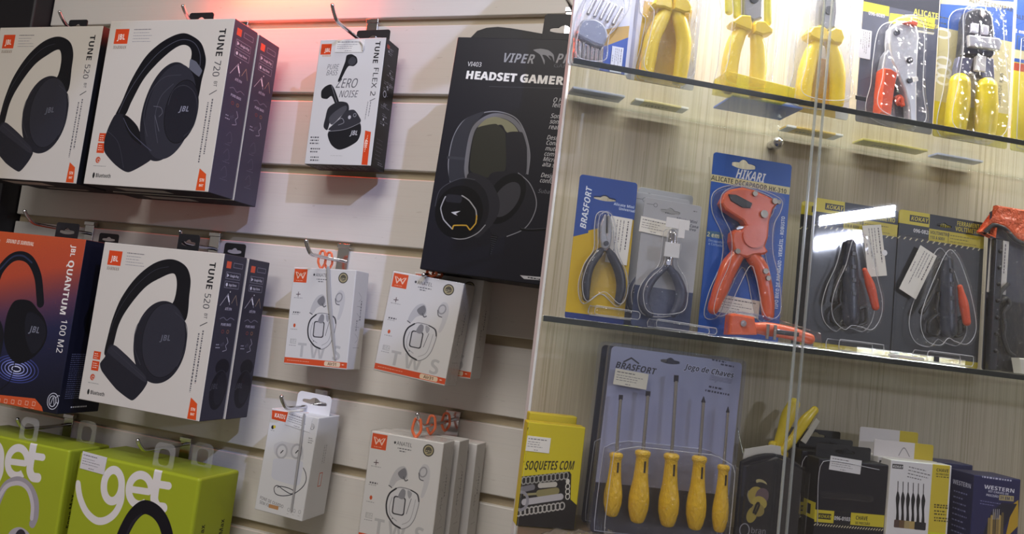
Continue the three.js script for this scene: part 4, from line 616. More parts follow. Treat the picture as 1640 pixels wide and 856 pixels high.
{ // grey carded pliers, three cards one behind the other
  const it = item(R, [[1034, 316], [1125, 331.6], [1105, 515], [1011, 503]], 0.062, { base: SH2, rot: -0.012 }), m = it.zoom(1005, 280, 3.292), l = it.zl(1005, 280, 3.292);
  const draw = (x, w, h) => { fillRect(x, '#a9abb2', 0, 0, w, h); fillRect(x, '#3b4668', 0, m(100, 592)[1], w, h); let p = m(255, 240); for (const [s, a, b] of [['Alicate Mini', 255, 240], ['Meia Cana', 275, 268], ['Curvo', 305, 292]]) { p = m(a, b); txt(x, s, p[0], p[1], 3.6, '#3a3d48', { bold: true, italic: true, rot: 0.03 }); } lines(x, ...m(350, 195), 5, 1, 1, '#666', 0.8); stroke(x, [m(105, 155), m(140, 160)], '#77797f', 0.6); oval(x, ...m(150, 163), 1.7, 1.7, 0, '#77797f', 0.6); };
  const hx = l(247, 192), mat = paper(print(it.w * 1000, it.h * 1000, draw, 6), 0.35);
  const build = (lbl, dz, dv, du) => {
    const g = pack('pliers_pack', lbl, { ...it, z: it.z - dz, u: it.u + du, h: it.h + dv }, { group: 'carded tools on the lower shelf' });
    const s = roundedShape(it.w, it.h + dv, 0.003); s.holes.push(euroHole(hx[0], hx[1] + dv, 0.019, 0.006)); mesh('card', faceUV(slab(s, 0.0012, 0.0002), it.w, it.h + dv), mat, g);
    const P = (a) => a.map((q) => l(...q)), tool = new THREE.Group(); tool.name = 'pliers'; g.add(tool);
    mesh('jaw', limb([[...l(240, 310), 0.006, 0.0022], [...l(235, 370), 0.006, 0.003], [...l(215, 440), 0.006, 0.004], [...l(213, 480), 0.006, 0.0042]], 0.8), chrome, tool);
    mesh('jaw', limb([[...l(258, 312), 0.0065, 0.0018], [...l(250, 380), 0.0065, 0.0024], [...l(228, 450), 0.0065, 0.003], [...l(220, 490), 0.006, 0.0036]], 0.8), chrome, tool);
    mesh('pivot', cyl(0.002, 0.008, ...l(214, 470), 0.007, 'z'), steel, tool);
    mesh('handle', limb([[...l(208, 490), 0.007, 0.003], [...l(145, 540), 0.007, 0.0045], [...l(100, 610), 0.007, 0.005], [...l(90, 680), 0.007, 0.0048], [...l(122, 742), 0.007, 0.0035]], 0.9), greyGrip, tool);
    mesh('handle', limb([[...l(222, 490), 0.007, 0.003], [...l(262, 545), 0.007, 0.0045], [...l(288, 620), 0.007, 0.005], [...l(278, 690), 0.007, 0.0048], [...l(246, 738), 0.007, 0.0035]], 0.9), greyGrip, tool);
    blister(g, P([[215, 290], [275, 295], [280, 380], [260, 470], [305, 560], [315, 650], [280, 740], [110, 745], [70, 660], [95, 570], [180, 480], [200, 380]]), 0.014);
    return g;
  };
  const g = build('silver bent-nose pliers on a grey card, front one of three', 0, 0, 0);
  sticker(g, l(120, 245), l(215, 300), 0.0018, -0.05, 0.03, 0.014); mesh('folded_label', merged([boxg(0.022, 0.009, 0.0006, 0.0002, ...l(252, 268), 0.0165), boxg(0.006, 0.016, 0.0006, 0.0002, ...l(272, 296), 0.0168)]), std(0xe3e3e6, 0.5), g);
  mesh('folded_label', boxg(0.014, 0.013, 0.0006, 0.0002, ...l(222, 405), 0.0158), std(0xd3d4d8, 0.4), g);
  build('grey carded pliers in the middle of the three', 0.016, 0.007, -0.0055);
  build('rearmost of the three grey carded pliers', 0.032, 0.0155, 0.004);
  blister(g, [[-0.012, 0.0], [0.046, 0.0], [0.046, 0.007], [-0.012, 0.008]], 0.022, { smooth: false }).name = 'blister_foot';
}
{ // red wire stripper on a blue card
  const it = item(R, [[1141.8, 242.7], [1268, 263.8], [1249, 530], [1121, 527.9]], 0.05, { base: SH2, rot: 0.0 }), m = it.zoom(1110, 230, 2.518), l = it.zl(1110, 230, 2.518);
  const g = pack('wire_stripper_pack', 'red wire stripper on a large blue card', it, { group: 'carded tools on the lower shelf' });
  const draw = (x, w, h) => {
    fillRect(x, '#2b5cb8', 0, 0, w, h); poly(x, [m(66, 122), m(395, 178), m(392, 208), m(62, 150)], '#d6cfa0');
    let p = m(172, 138); txt(x, 'HIKARI', p[0], p[1], 12.5, '#e9eef6', { bold: true, italic: true, fit: m(290, 150)[0] - p[0], rot: 0.02 }); p = m(76, 147); txt(x, 'ALICATE DECAPADOR HK-310', p[0], p[1], 6.2, '#3f3f38', { bold: true, rot: 0.025, fit: m(382, 180)[0] - p[0] });
    poly(x, [m(58, 352), m(122, 362), m(120, 388), m(55, 378)], '#49708f'); p = m(56, 376); txt(x, '2 em 1', p[0], p[1], 6, '#d9d6b0', { bold: true, sx: 0.9, rot: 0.03 }); p = m(62, 396); txt(x, 'Decapador', p[0], p[1], 3.2, '#b9cbe8', { rot: 0.03 }); p = m(62, 410); txt(x, 'e Cortador', p[0], p[1], 3.2, '#b9cbe8', { rot: 0.03 });
    p = m(338, 672); txt(x, 'TIPO BICO DE PAPAGAIO - VERSÁTIL - ROBUSTO', p[0] + 0.5, p[1], 5.2, '#e2eaf6', { bold: true, rot: -Math.PI / 2, fit: p[1] - m(365, 295)[1] });
    stroke(x, [m(75, 260), m(90, 205), m(135, 180)], '#6f93d2', 0.8);
  };
  const hx = l(228, 82); card(g, it.w, it.h, draw, { hole: [hx[0], hx[1], 0.024, 0.010], res: 6 });
  const P = (a) => a.map((q) => l(...q)), tool = new THREE.Group(); tool.name = 'wire_stripper'; g.add(tool);
  mesh('body', slab(P([[128, 205], [150, 188], [200, 180], [245, 192], [290, 212], [330, 232], [338, 250], [318, 272], [304, 320], [298, 385], [286, 420], [298, 440], [286, 452], [235, 458], [212, 468], [165, 455], [148, 400], [152, 365], [165, 352], [192, 352], [206, 335], [196, 318], [160, 295], [125, 272], [108, 245]]), 0.011, 0.0022, { z: 0.003 }), redPaint, tool);
  mesh('jaw_insert', slab(P([[136, 210], [168, 212], [232, 246], [224, 266], [192, 264], [146, 236]]), 0.0016, 0.0004, { z: 0.0134 }), blackPlastic, tool);
  mesh('handle', limb([[...l(190, 440), 0.0085, 0.0068], [...l(150, 500), 0.0085, 0.0085], [...l(118, 580), 0.0085, 0.0075], [...l(90, 650), 0.0085, 0.006], [...l(82, 672), 0.0085, 0.0052]], 0.75), redPaint, tool);
  mesh('handle', limb([[...l(240, 455), 0.0085, 0.0068], [...l(272, 500), 0.0085, 0.0075], [...l(292, 570), 0.0085, 0.007], [...l(302, 640), 0.0085, 0.0068], [...l(304, 695), 0.0085, 0.006]], 0.75), redPaint, tool);
  mesh('disc', cyl(0.0112, 0.002, ...l(238, 378), 0.0145, 'z'), redPaint, tool);
  for (const [a, b, r] of [[242, 208, 0.003], [322, 238, 0.0035], [338, 242, 0.0025], [278, 290, 0.0045], [170, 440, 0.003], [282, 520, 0.0032], [292, 548, 0.0028]]) mesh('screw', cyl(r * 0.8, 0.003, ...l(a, b), 0.0145, 'z'), std(0x9b968a, 0.45, { metalness: 0.9 }), tool);
  mesh('lever', slab(P([[168, 345], [180, 335], [205, 338], [195, 352], [172, 356]]), 0.008, 0.001, { z: 0.005 }), steel, tool);
  sticker(g, l(128, 632), l(258, 685), 0.0019, -0.04, 0.0445, 0.0165);
  blister(g, P([[105, 190], [200, 165], [340, 215], [345, 270], [315, 330], [310, 440], [335, 560], [340, 690], [300, 725], [265, 690], [240, 560], [215, 500], [160, 600], [115, 700], [60, 700], [80, 600], [130, 480], [135, 370], [95, 270]]), 0.02);
}
{ // red tool pack lying on the shelf in front of the blue card
  const a = R.at(1231, 545, 0.082), g = thing('lying_tool_pack', 'red tool in a clear shell lying on the shelf before the blue card', 'tool pack', R, a[0], SH2, 0.082, { group: 'carded tools on the lower shelf' });
  mesh('card', boxg(0.078, 0.0014, 0.03, 0.0004, -0.0, 0.0008, 0), std(0xb9bccb, 0.4), g);
  mesh('tool_body', slab([[-0.041, 0.003], [-0.041, 0.0205], [-0.037, 0.0225], [-0.018, 0.0215], [-0.014, 0.006]], 0.012, 0.002, { z: -0.006 }), redPaint, g);
  mesh('tool_handle', limb([[-0.016, 0.012, 0.001, 0.005], [0.0, 0.0125, 0.001, 0.0062], [0.02, 0.0115, 0.001, 0.006], [0.039, 0.0085, 0.001, 0.005]], 0.8), redPaint, g);
  for (const x of [-0.006, 0.001]) mesh('steel_rod', cyl(0.0016, 0.013, x, 0.010, 0.0075), chrome, g);
  mesh('grip_insert', boxg(0.022, 0.004, 0.002, 0.0006, 0.014, 0.011, 0.0058), blackPlastic, g);
  mesh('screw', cyl(0.0028, 0.002, -0.029, 0.0145, 0.0065, 'z'), chrome, g);
  mesh('blister', slab([[-0.043, 0.0015], [-0.043, 0.022], [-0.036, 0.025], [-0.015, 0.024], [0.002, 0.022], [0.03, 0.017], [0.043, 0.0145], [0.046, 0.0015]], 0.024, 0.003, { z: -0.012, inset: 0.001 }), clearRough, g);
}
// dark voltmeter cards
const kokayHead = (x, w, h, o = {}) => {
  fillRect(x, o.body ?? '#3b3f47', 0, 0, w, h); const a = h * 0.088;
  fillRect(x, '#2a2d33', 0, 0, w, a * 2); fillRect(x, '#cdbd35', 0, 0, w * 0.35, a * 1.05); fillRect(x, '#1d1e22', w * 0.12, a * 0.3, w * 0.22, a * 0.5); txt(x, 'KOKAY', w * 0.23, a * 0.7, a * 0.46, '#cdbd35', { bold: true, align: 'center', italic: true });
  txt(x, '096-0828', w * 0.17, a * 1.6, a * 0.42, '#d9d9dc', { bold: true, sx: 0.85 }); txt(x, o.t1 ?? 'FERRAMENTA', w * 0.965, a * 0.55, a * 0.48, '#cdbd35', { bold: true, align: 'right', sx: 0.72 }); txt(x, o.t2 ?? 'VOLTIMETRO', w * 0.965, a * 0.98, a * 0.48, '#cdbd35', { bold: true, align: 'right', sx: 0.78 });
  fillRect(x, '#c4b433', w * 0.35, a * 1.12, w * 0.65, a * 0.95); txt(x, 'VOLTIMETRO', w * 0.365, a * 1.52, a * 0.36, '#2b2b28', { bold: true, sx: 0.75 }); txt(x, '110 A 600V', w * 0.365, a * 1.9, a * 0.34, '#2b2b28', { bold: true, sx: 0.75 }); fillRect(x, '#2b2b28', w * 0.575, a * 1.2, 0.4, a * 0.8); lines(x, w * 0.6, a * 1.4, w * 0.35, 3, a * 0.24, '#5b5428', 0.7);
  x.lineWidth = 1.1; for (let i = 0; i < 30; i++) { x.strokeStyle = i % 2 ? '#1d1e22' : '#e0d9b0'; x.beginPath(); x.moveTo(w * i / 30, a * 2.25); x.lineTo(w * (i + 0.7) / 30, a * 2.06); x.stroke(); }
  fillRect(x, '#c4b433', w * 0.1, h * 0.955, w * 0.9, h * 0.045);
};
const kokayMat = paper(print(96, 145, (x, w, h) => kokayHead(x, w, h), 6), 0.35);
for (const [lbl, c, ox, oy, sc, k, rearLbl] of [
  ['dark voltmeter card with pear shaped shell, beside the pane joint', [[1306, 318.6], [1438.5, 336], [1427, 560], [1290, 541]], 1270, 300, 3.056, 0, 'rear card behind the voltmeter card beside the pane joint'],
  ['dark voltmeter card with pear shaped shell, beside the orange bag', [[1439.6, 338.6], [1576.5, 354], [1568, 588], [1428, 570]], 1420, 320, 2.952, 1, 'rear card behind the voltmeter card beside the orange bag']]) {
  const it = item(R, c, 0.058, { base: SH2 + 0.0002, rot: 0.0 }), l0 = it.zl(ox, oy, sc);
  for (const rear of [0, 1]) {
    const g = pack('voltmeter_pack', rear ? rearLbl : lbl, { ...it, z: it.z - rear * 0.021, u: it.u - rear * 0.001 }, { group: 'voltmeter cards' });
    card(g, it.w, it.h, kokayMat, { hole: [0.002, it.h * 0.935, 0.016, 0.005] });
    mesh('tray_edge', slab(roundedShape(it.w, it.h * 0.83, 0.003), 0.004, 0.0012, { z: 0.0016, inset: 0.001 }), clear, g);
    const q = k ? (a, b) => l0(a, b) : (a, b) => l0(a, b), P = (a) => a.map((p) => q(...p));
    const out = k ? [[270, 238], [310, 248], [350, 330], [385, 450], [408, 580], [400, 650], [360, 695], [300, 680], [270, 665], [230, 700], [165, 680], [135, 610], [145, 520], [200, 380]] : [[285, 240], [352, 245], [380, 330], [402, 450], [425, 560], [415, 650], [370, 710], [310, 695], [265, 690], [230, 710], [180, 665], [165, 590], [190, 490], [240, 380]];
    const bl = blister(g, P(out), 0.017, { mat: clearRough });
    const tool = new THREE.Group(); tool.name = 'voltmeter'; g.add(tool);
    const cx = k ? 300 : 290, y0 = k ? 290 : 280, y1 = k ? 620 : 650;
    mesh('case', limb([[...q(cx, y0), 0.008, 0.0052], [...q(cx - 2, (y0 * 2 + y1) / 3), 0.008, 0.0075], [...q(cx - 2, y1), 0.008, 0.0085]], 0.7), phys(0x23283a, 0.35), tool);
    for (let i = 0; i < 4; i++) mesh('button', boxg(0.0042, 0.0042, 0.001, 0.0004, ...q(cx, y0 + 50 + i * 65), 0.0132), blackPlastic, tool);
    mesh('cable', tube([[...q(cx - 40, y1 - 80), 0.006], [...q(cx - 85, y1 - 40), 0.006], [...q(cx - 90, y1 + 10), 0.006], [...q(cx - 50, y1 + 25), 0.006], [...q(cx - 25, y1 - 20), 0.006], [...q(cx - 50, y1 - 90), 0.006], [...q(cx - 40, y1 - 180), 0.006]], 0.0018, 40), blackPlastic, tool);
    mesh('cable', tube([[...q(cx + 30, y1 - 40), 0.006], [...q(cx + 75, y1 - 60), 0.006], [...q(cx + 80, y1 + 10), 0.006], [...q(cx + 40, y1 + 30), 0.006], [...q(cx + 25, y1 - 10), 0.006]], 0.0018, 32), blackPlastic, tool);
    mesh('probe', k ? limb([[...q(348, 415), 0.010, 0.0024], [...q(365, 500), 0.010, 0.0042], [...q(378, 585), 0.010, 0.0036]]) : limb([[...q(352, 408), 0.010, 0.0022], [...q(380, 490), 0.010, 0.0042], [...q(404, 592), 0.010, 0.0034]]), orangePlastic, tool);
    mesh('probe', k ? limb([[...q(245, 385), 0.010, 0.001], [...q(205, 470), 0.010, 0.0026], [...q(165, 535), 0.010, 0.003]]) : limb([[...q(250, 390), 0.010, 0.001], [...q(215, 480), 0.010, 0.0026], [...q(195, 560), 0.010, 0.003]]), blackPlastic, tool);
    if (!rear) { const c0 = k ? q(165, 345) : q(416, 312); sticker(g, c0, c0, 0.006, k ? -0.42 : 0.2, 0.020, 0.049); if (!k) mesh('white_dot', cyl(0.0028, 0.0006, ...q(464, 323), 0.0062, 'z'), std(0xe6e6ea, 0.4), g); }
    if (!rear) blister(g, [[-it.w * 0.25, 0.001], [it.w * 0.28, 0.001], [it.w * 0.28, 0.011], [-it.w * 0.25, 0.011]], 0.022, { smooth: false, mat: clear }).name = 'blister_foot';
  }
}
{ // clear strip lying along the shelf front
  const a = R.at(1440, 572, 0.09), g = thing('clear_wrapper', 'long flat clear plastic strip lying at the front of the lower shelf', 'wrapper', R, a[0], SH2, 0.089);
  mesh('sheet', boxg(0.145, 0.0012, 0.012, 0.0004, 0, 0.0008, 0), clearRough, g); const f = mesh('fold', boxg(0.11, 0.006, 0.0008, 0.0003, 0.012, 0.0042, 0.002), clearRough, g);
  mesh('paper_slip', boxg(0.036, 0.0025, 0.001, 0.0003, 0.005, 0.003, 0.0035), std(0xd8d6cd, 0.5), g); mesh('dark_clip', boxg(0.005, 0.005, 0.0012, 0.0003, 0.036, 0.0045, 0.0035), blackPlastic, g);
}
{ // bag with orange header
  const it = item(R, [[1582, 328], [1700, 350], [1700, 620], [1578, 600]], 0.064, { base: SH2, rot: 0 }), l = it.zl(1420, 320, 2.952);
  const g = pack('cable_bag', 'clear bag with orange header and a black cable at the right edge', it, { cat: 'bag' });
  mesh('bag_back', slab(roundedShape(it.w, it.h * 0.97, 0.003), 0.0012, 0.0003), paper(print(it.w * 1000, it.h * 1000, (x, w, h) => { fillRect(x, '#474a57', 0, 0, w, h); fillRect(x, '#b9b5aa', w * 0.18, h * 0.72, w, h * 0.18); fillRect(x, '#1d1d22', 0, h * 0.93, w, h * 0.1); }, 4), 0.3), g);
  const P = (a) => a.map((p) => l(...p));
  mesh('header', slab([[-it.w / 2, it.h * 0.81], ...P([[475, 150], [520, 112], [580, 130], [640, 190]]), [it.w / 2, it.h * 0.75], [it.w / 2, it.h], [-it.w / 2 + 0.002, it.h]], 0.007, 0.002, { z: 0.001 }), phys(0xe86436, 0.35, { bumpMap: crinkle, bumpScale: 0.002 }), g);
  mesh('header_trim', tube([...P([[478, 158], [520, 120], [580, 140], [640, 200]]), [it.w / 2 - 0.002, it.h * 0.74]].map((p) => [...p, 0.0072]), 0.0022, 24), blackPlastic, g);
  mesh('zip_seam', boxg(0.010, it.h * 0.8, 0.006, 0.002, -it.w / 2 + 0.007, it.h * 0.4, 0.004), phys(0x22242c, 0.25), g);
  for (let i = 0; i < 7; i++) mesh('zip_stud', new THREE.SphereGeometry(0.002, 10, 8), blackPlastic, g, [-it.w / 2 + 0.008, it.h * (0.12 + i * 0.1), 0.0075]);
  mesh('cable', tube(P([[600, 400], [560, 440], [555, 480], [590, 470], [600, 500], [570, 540], [575, 600], [570, 650], [590, 720], [620, 745]]).map((p) => [...p, 0.005]), 0.0022, 60), blackPlastic, g);
  sticker(g, l(535, 238), l(588, 395), 0.0022, -0.02, 0.021, 0.053);
  mesh('bag_front', slab(roundedShape(it.w, it.h * 0.85, 0.004), 0.011, 0.004, { z: 0.001, inset: 0.003 }), clearRough, g);
  mesh('fold', slab(P([[575, 750], [700, 760], [700, 835], [585, 830]]), 0.01, 0.001, { z: 0.012 }), std(0xcfcdc4, 0.4), g);
}
// --- upper shelf -----------------------------------------------------------------
const G1 = 'carded tools on the upper shelf';
{ // hex bit pack by the cabinet edge
  const it = item(R, [[927, -110], [1026, -95], [1008, 119], [915, 101]], 0.078, { base: SH1, rot: 0 }), m = it.zoom(905, 0, 4.504), l = it.zl(905, 0, 4.504);
  const g = pack('bit_set_pack', 'silver bits under a clear shell on a white card with blue and gold corner', it, { group: G1 });
  card(g, it.w, it.h, (x, w, h) => { fillRect(x, '#e6e6ea', 0, 0, w, h); poly(x, [m(230, 230), m(380, 200), m(480, 190), m(470, 270), m(300, 335), m(240, 340)], '#d2a846'); poly(x, [m(255, 350), m(300, 335), m(475, 268), m(465, 600), m(240, 600)], '#3a5cae'); fillRect(x, '#d8d9e2', w * 0.94, 0, w, h); });
  const P = (a) => a.map((p) => l(...p));
  mesh('holder', slab(P([[95, 200], [120, 160], [200, 150], [270, 190], [300, 260], [285, 320], [240, 350], [80, 270]]), 0.012, 0.002, { z: 0.0015, smooth: true }), phys(0x7d828f, 0.4), g);
  for (let i = 0; i < 7; i++) { const a = l(85 + i * 30, 275 + i * 13), b = l(75 + i * 30, 430 + i * 7); mesh('bit', limb([[...a, 0.007, 0.0022], [...b, 0.007, 0.0022]], 1, 4, 8), chrome, g); }
  for (let i = 0; i < 5; i++) { const a = l(170 + i * 45, 100 + i * 18), b = l(230 + i * 45, -20 + i * 20); mesh('hex_key', limb([[...a, 0.008, 0.0018], [...b, 0.008, 0.0018]], 1, 4, 6), chrome, g); }
  sticker(g, l(345, 318), l(437, 512), 0.0018, 0.0, 0.0105, 0.0235, '#eceff6');
  blister(g, P([[60, 470], [70, 250], [110, 60], [200, -60], [420, -60], [450, 60], [420, 140], [370, 200], [310, 260], [290, 340], [260, 480]]), 0.02, { mat: clearRough });
}
function bigPliers(name, lbl, it, l, o) {                     // insulated pliers: head, collars, two grips
  const g = pack(name, lbl, it, { group: G1, lean: 0 });
  if (o.card) card(g, it.w, it.h, o.card);
  const tool = new THREE.Group(); tool.name = 'pliers'; g.add(tool); const z = o.z ?? 0.011, P = (a) => a.map((p) => l(...p));
  mesh('head', slab(P(o.head), 0.009, 0.002, { z: z - 0.005 }), steel, tool);
  mesh('pivot', cyl(0.004, 0.011, ...l(...o.pivot), z, 'z'), darkSteel, tool);
  for (const c of o.collars) mesh('collar', slab(P(c), 0.015, 0.004, { z: z - 0.0075, inset: 0.0015 }), yellowGrip, tool);
  for (const h of o.handles) mesh('handle', limb(h.map((p) => [...l(p[0], p[1]), z, p[2]]), 0.85), yellowGrip, tool);
  if (o.shell) blister(g, P(o.shell), z + 0.013, { mat: clearRough, bevel: 0.006, inset: 0.003 });
  return g;
}
{ // yellow pliers 1
  const it = item(R, [[1022, -70], [1134, -50], [1106, 138], [1004, 119]], 0.07, { base: SH1, rot: 0 }), l = it.zl(905, 0, 4.504), k = 0.0052;
  bigPliers('pliers_pack', 'large yellow handled pliers on a white card, nearest the bit set', it, l, {
    card: (x, w, h) => { fillRect(x, '#e2e3ea', 0, 0, w, h); poly(x, [[w * 0.14, h * 0.36], [w * 0.86, h * 0.36], [w * 0.8, h], [w * 0.12, h]], '#cfae3c'); fillRect(x, '#b9bdd0', w * 0.02, 0, w * 0.05, h); },
    head: [[690, 30], [690, -120], [720, -210], [760, -220], [800, -210], [830, -120], [830, 30]], pivot: [760, -60],
    collars: [[[610, 55], [640, 10], [690, -15], [745, 0], [752, 90], [735, 105], [690, 85], [625, 78]], [[757, 95], [760, 0], [815, -10], [870, 40], [890, 85], [880, 120], [840, 125], [790, 108]]],
    handles: [[[735, 75, k], [680, 170, k * 1.35], [625, 290, k * 1.4], [595, 430, k * 1.4], [575, 560, k * 1.3]], [[790, 85, k], [825, 180, k * 1.3], [848, 300, k * 1.35], [838, 440, k * 1.35], [815, 600, k * 1.25]]],
    shell: [[600, -250], [880, -250], [920, 60], [910, 200], [890, 400], [870, 620], [540, 575], [570, 300], [600, 120], [560, 50]],
  });
}
{ // yellow pliers 2, no card
  const it = item(R, [[1160, -60], [1248, -45], [1226, 158], [1142, 140]], 0.07, { base: SH1, rot: 0 }), l = it.zl(1120, 0, 4.504), k = 0.0056;
  const g = bigPliers('pliers_pack', 'yellow handled pliers in an open clear shell showing the wood behind', it, l, {
    head: [[300, 130], [300, 0], [330, -100], [390, -130], [430, -90], [440, 0], [435, 150], [370, 175]], pivot: [370, 20],
    collars: [[[205, 182], [270, 135], [340, 140], [352, 200], [345, 255], [300, 240], [215, 205]], [[362, 200], [375, 178], [440, 180], [500, 240], [495, 268], [420, 282], [362, 262]]],
    handles: [[[305, 215, k], [250, 320, k * 1.35], [220, 440, k * 1.4], [205, 560, k * 1.4], [202, 640, k * 1.3]], [[400, 255, k], [415, 360, k * 1.3], [418, 480, k * 1.4], [408, 600, k * 1.35], [402, 690, k * 1.3]]],
    shell: [[190, -150], [520, -150], [530, 150], [520, 330], [480, 600], [460, 690], [150, 640], [160, 450], [180, 250], [190, 100]],
  });
  for (const [a, b] of [[[205, -150], [210, 90]], [[265, -150], [268, 120]], [[490, -150], [490, 170]]]) mesh('side_guard', limb([[...l(...a), 0.010, 0.0038], [...l(...b), 0.010, 0.0038]], 0.8, 4, 10), phys(0xd9d34e, 0.3), g);
  const b = l(395, 668); mesh('yellow_tray', slab([[-0.036, 0], [0.03, 0], [0.03, 0.010], [-0.036, 0.014]], 0.03, 0.002, { z: -0.002, inset: 0.001 }), phys(0xf4ec58, 0.15, { transmission: 0.75, thickness: 0 }), g, [b[0], 0.0, 0]);
}
{ // yellow pliers 3 behind the pane joint
  const it = item(R, [[1276, -60], [1378, -40], [1356, 178], [1258, 158]], 0.066, { base: SH1, rot: 0 }), l = it.zl(1120, 0, 4.504), k = 0.0056;
  bigPliers('pliers_pack', 'yellow handled pliers on a white card behind the pane joint', it, l, {
    card: (x, w, h) => { fillRect(x, '#e9eaf0', 0, 0, w, h); poly(x, [[w * 0.3, h * 0.62], [w * 0.72, h * 0.62], [w * 0.8, h], [w * 0.2, h]], '#d9b13a'); },
    head: [[840, 200], [845, 60], [870, -60], [920, -80], [970, -20], [975, 100], [960, 220], [900, 240]], pivot: [905, 100],
    collars: [[[750, 260], [780, 220], [850, 210], [890, 240], [888, 320], [830, 325], [760, 290]], [[895, 250], [940, 225], [990, 240], [1010, 300], [990, 345], [930, 340], [897, 310]]],
    handles: [[[850, 300, k], [800, 400, k * 1.3], [765, 520, k * 1.45], [745, 640, k * 1.4], [740, 720, k * 1.3]], [[935, 310, k], [965, 420, k * 1.3], [985, 540, k * 1.35], [985, 650, k * 1.3], [980, 750, k * 1.25]]],
    shell: [[790, -100], [1010, -100], [1040, 150], [1040, 320], [1030, 500], [1030, 760], [690, 730], [710, 500], [720, 330], [730, 230]],
  });
}
const openTop = (o) => o;
{ // cable cutter on a dark card
  const it = item(R, [[1392, -60], [1512, -40], [1489, 208], [1370, 168]], 0.068, { base: SH1, rot: 0 }), m = it.zoom(1350, 0, 3.721), l = it.zl(1350, 0, 3.721), P = (a) => a.map((p) => l(...p));
  const g = pack('cutter_pack', 'silver and orange cable cutter on a dark grey card', it, { group: G1 });
  card(g, it.w, it.h, (x, w, h) => { fillRect(x, '#5c6072', 0, 0, w, h); fillRect(x, '#3b3e4c', 0, 0, w, m(300, 45)[1]); fillRect(x, '#d5cb4a', 0, m(0, -20)[1], m(285, 0)[0], m(0, 40)[1] - m(0, -20)[1]); let p = m(430, 20); txt(x, 'FERRAMENTA', p[0], m(0, 55)[1], 5.6, '#d5cb6a', { bold: true, sx: 0.78 }); p = m(425, 85); txt(x, 'ALICATE', p[0], p[1], 8.4, '#e2d860', { bold: true, sx: 0.82 }); p = m(155, 88); txt(x, '096-6089', p[0], p[1], 5, '#cfd0dc', { bold: true, sx: 0.85 }); poly(x, [m(285, 78), m(395, 92), m(555, 108), m(548, 175), m(390, 150), m(275, 140)], '#d5cb4a'); lines(x, ...m(420, 112), 26, 3, 3.6, '#77702c', 1, 0.05); x.lineWidth = 1; for (let i = 0; i < 12; i++) { x.strokeStyle = '#d9d6c0'; const q = m(440 + i * 9, 178 + i * 1.5); x.beginPath(); x.moveTo(q[0], q[1] + 2.2); x.lineTo(q[0] + 1.4, q[1]); x.stroke(); } });
  const t = new THREE.Group(); t.name = 'cable_cutter'; g.add(t);
  mesh('frame', slab(P([[280, 175], [320, 140], [400, 128], [435, 145], [450, 220], [440, 360], [432, 520], [430, 745], [385, 742], [382, 640], [365, 560], [330, 470], [285, 370], [272, 260]]), 0.009, 0.0018, { z: 0.003 }), std(0xd2d5de, 0.35, { metalness: 0.45 }), t);
  mesh('blade_cover', slab(P([[340, 150], [400, 132], [432, 145], [425, 170], [380, 158]]), 0.004, 0.0008, { z: 0.011 }), orangePlastic, t);
  mesh('lever', slab(P([[272, 300], [330, 440], [318, 480], [290, 560], [262, 700], [205, 640], [215, 540], [228, 430], [250, 330]]), 0.009, 0.0016, { z: 0.002 }), std(0xd0d3dc, 0.3, { metalness: 0.8 }), t);
  mesh('grip', slab(P([[222, 420], [262, 425], [302, 450], [282, 560], [262, 705], [195, 690], [205, 560]]), 0.013, 0.0035, { z: 0.003, inset: 0.0012 }), orangePlastic, t);
  mesh('spring', tube(P([[318, 590], [345, 575], [362, 600], [340, 625], [322, 610], [345, 590], [355, 640]]).map((p, i) => [...p, 0.007 + i * 0.0005]), 0.002, 30), orangePlastic, t);
  for (const [a, b] of [[312, 205], [386, 370], [385, 490]]) mesh('pin', cyl(0.0028, 0.003, ...l(a, b), 0.0125, 'z'), darkSteel, t);
  sticker(g, l(128, 150), l(205, 345), 0.0018, 0.0, 0.0125, 0.0285, '#d9dae6');
  mesh('paper_flap', slab(P([[395, 475], [425, 470], [430, 495], [400, 505]]), 0.001, 0.0002, { z: 0.0135 }), std(0xeeeeee, 0.5), t);
  blister(g, P([[250, 160], [330, 110], [440, 125], [465, 220], [450, 540], [450, 770], [180, 680], [200, 480], [215, 330]]), 0.019, { mat: clearRough });
  mesh('shell_foot', slab(P([[-15, 590], [230, 650], [230, 720], [-15, 660]]), 0.02, 0.002, { z: 0.008 }), clear, g);
  mesh('shell_label', slab(P([[0, 610], [60, 622], [60, 645], [0, 632]]), 0.001, 0.0002, { z: 0.0275 }), blackPlastic, g);
}
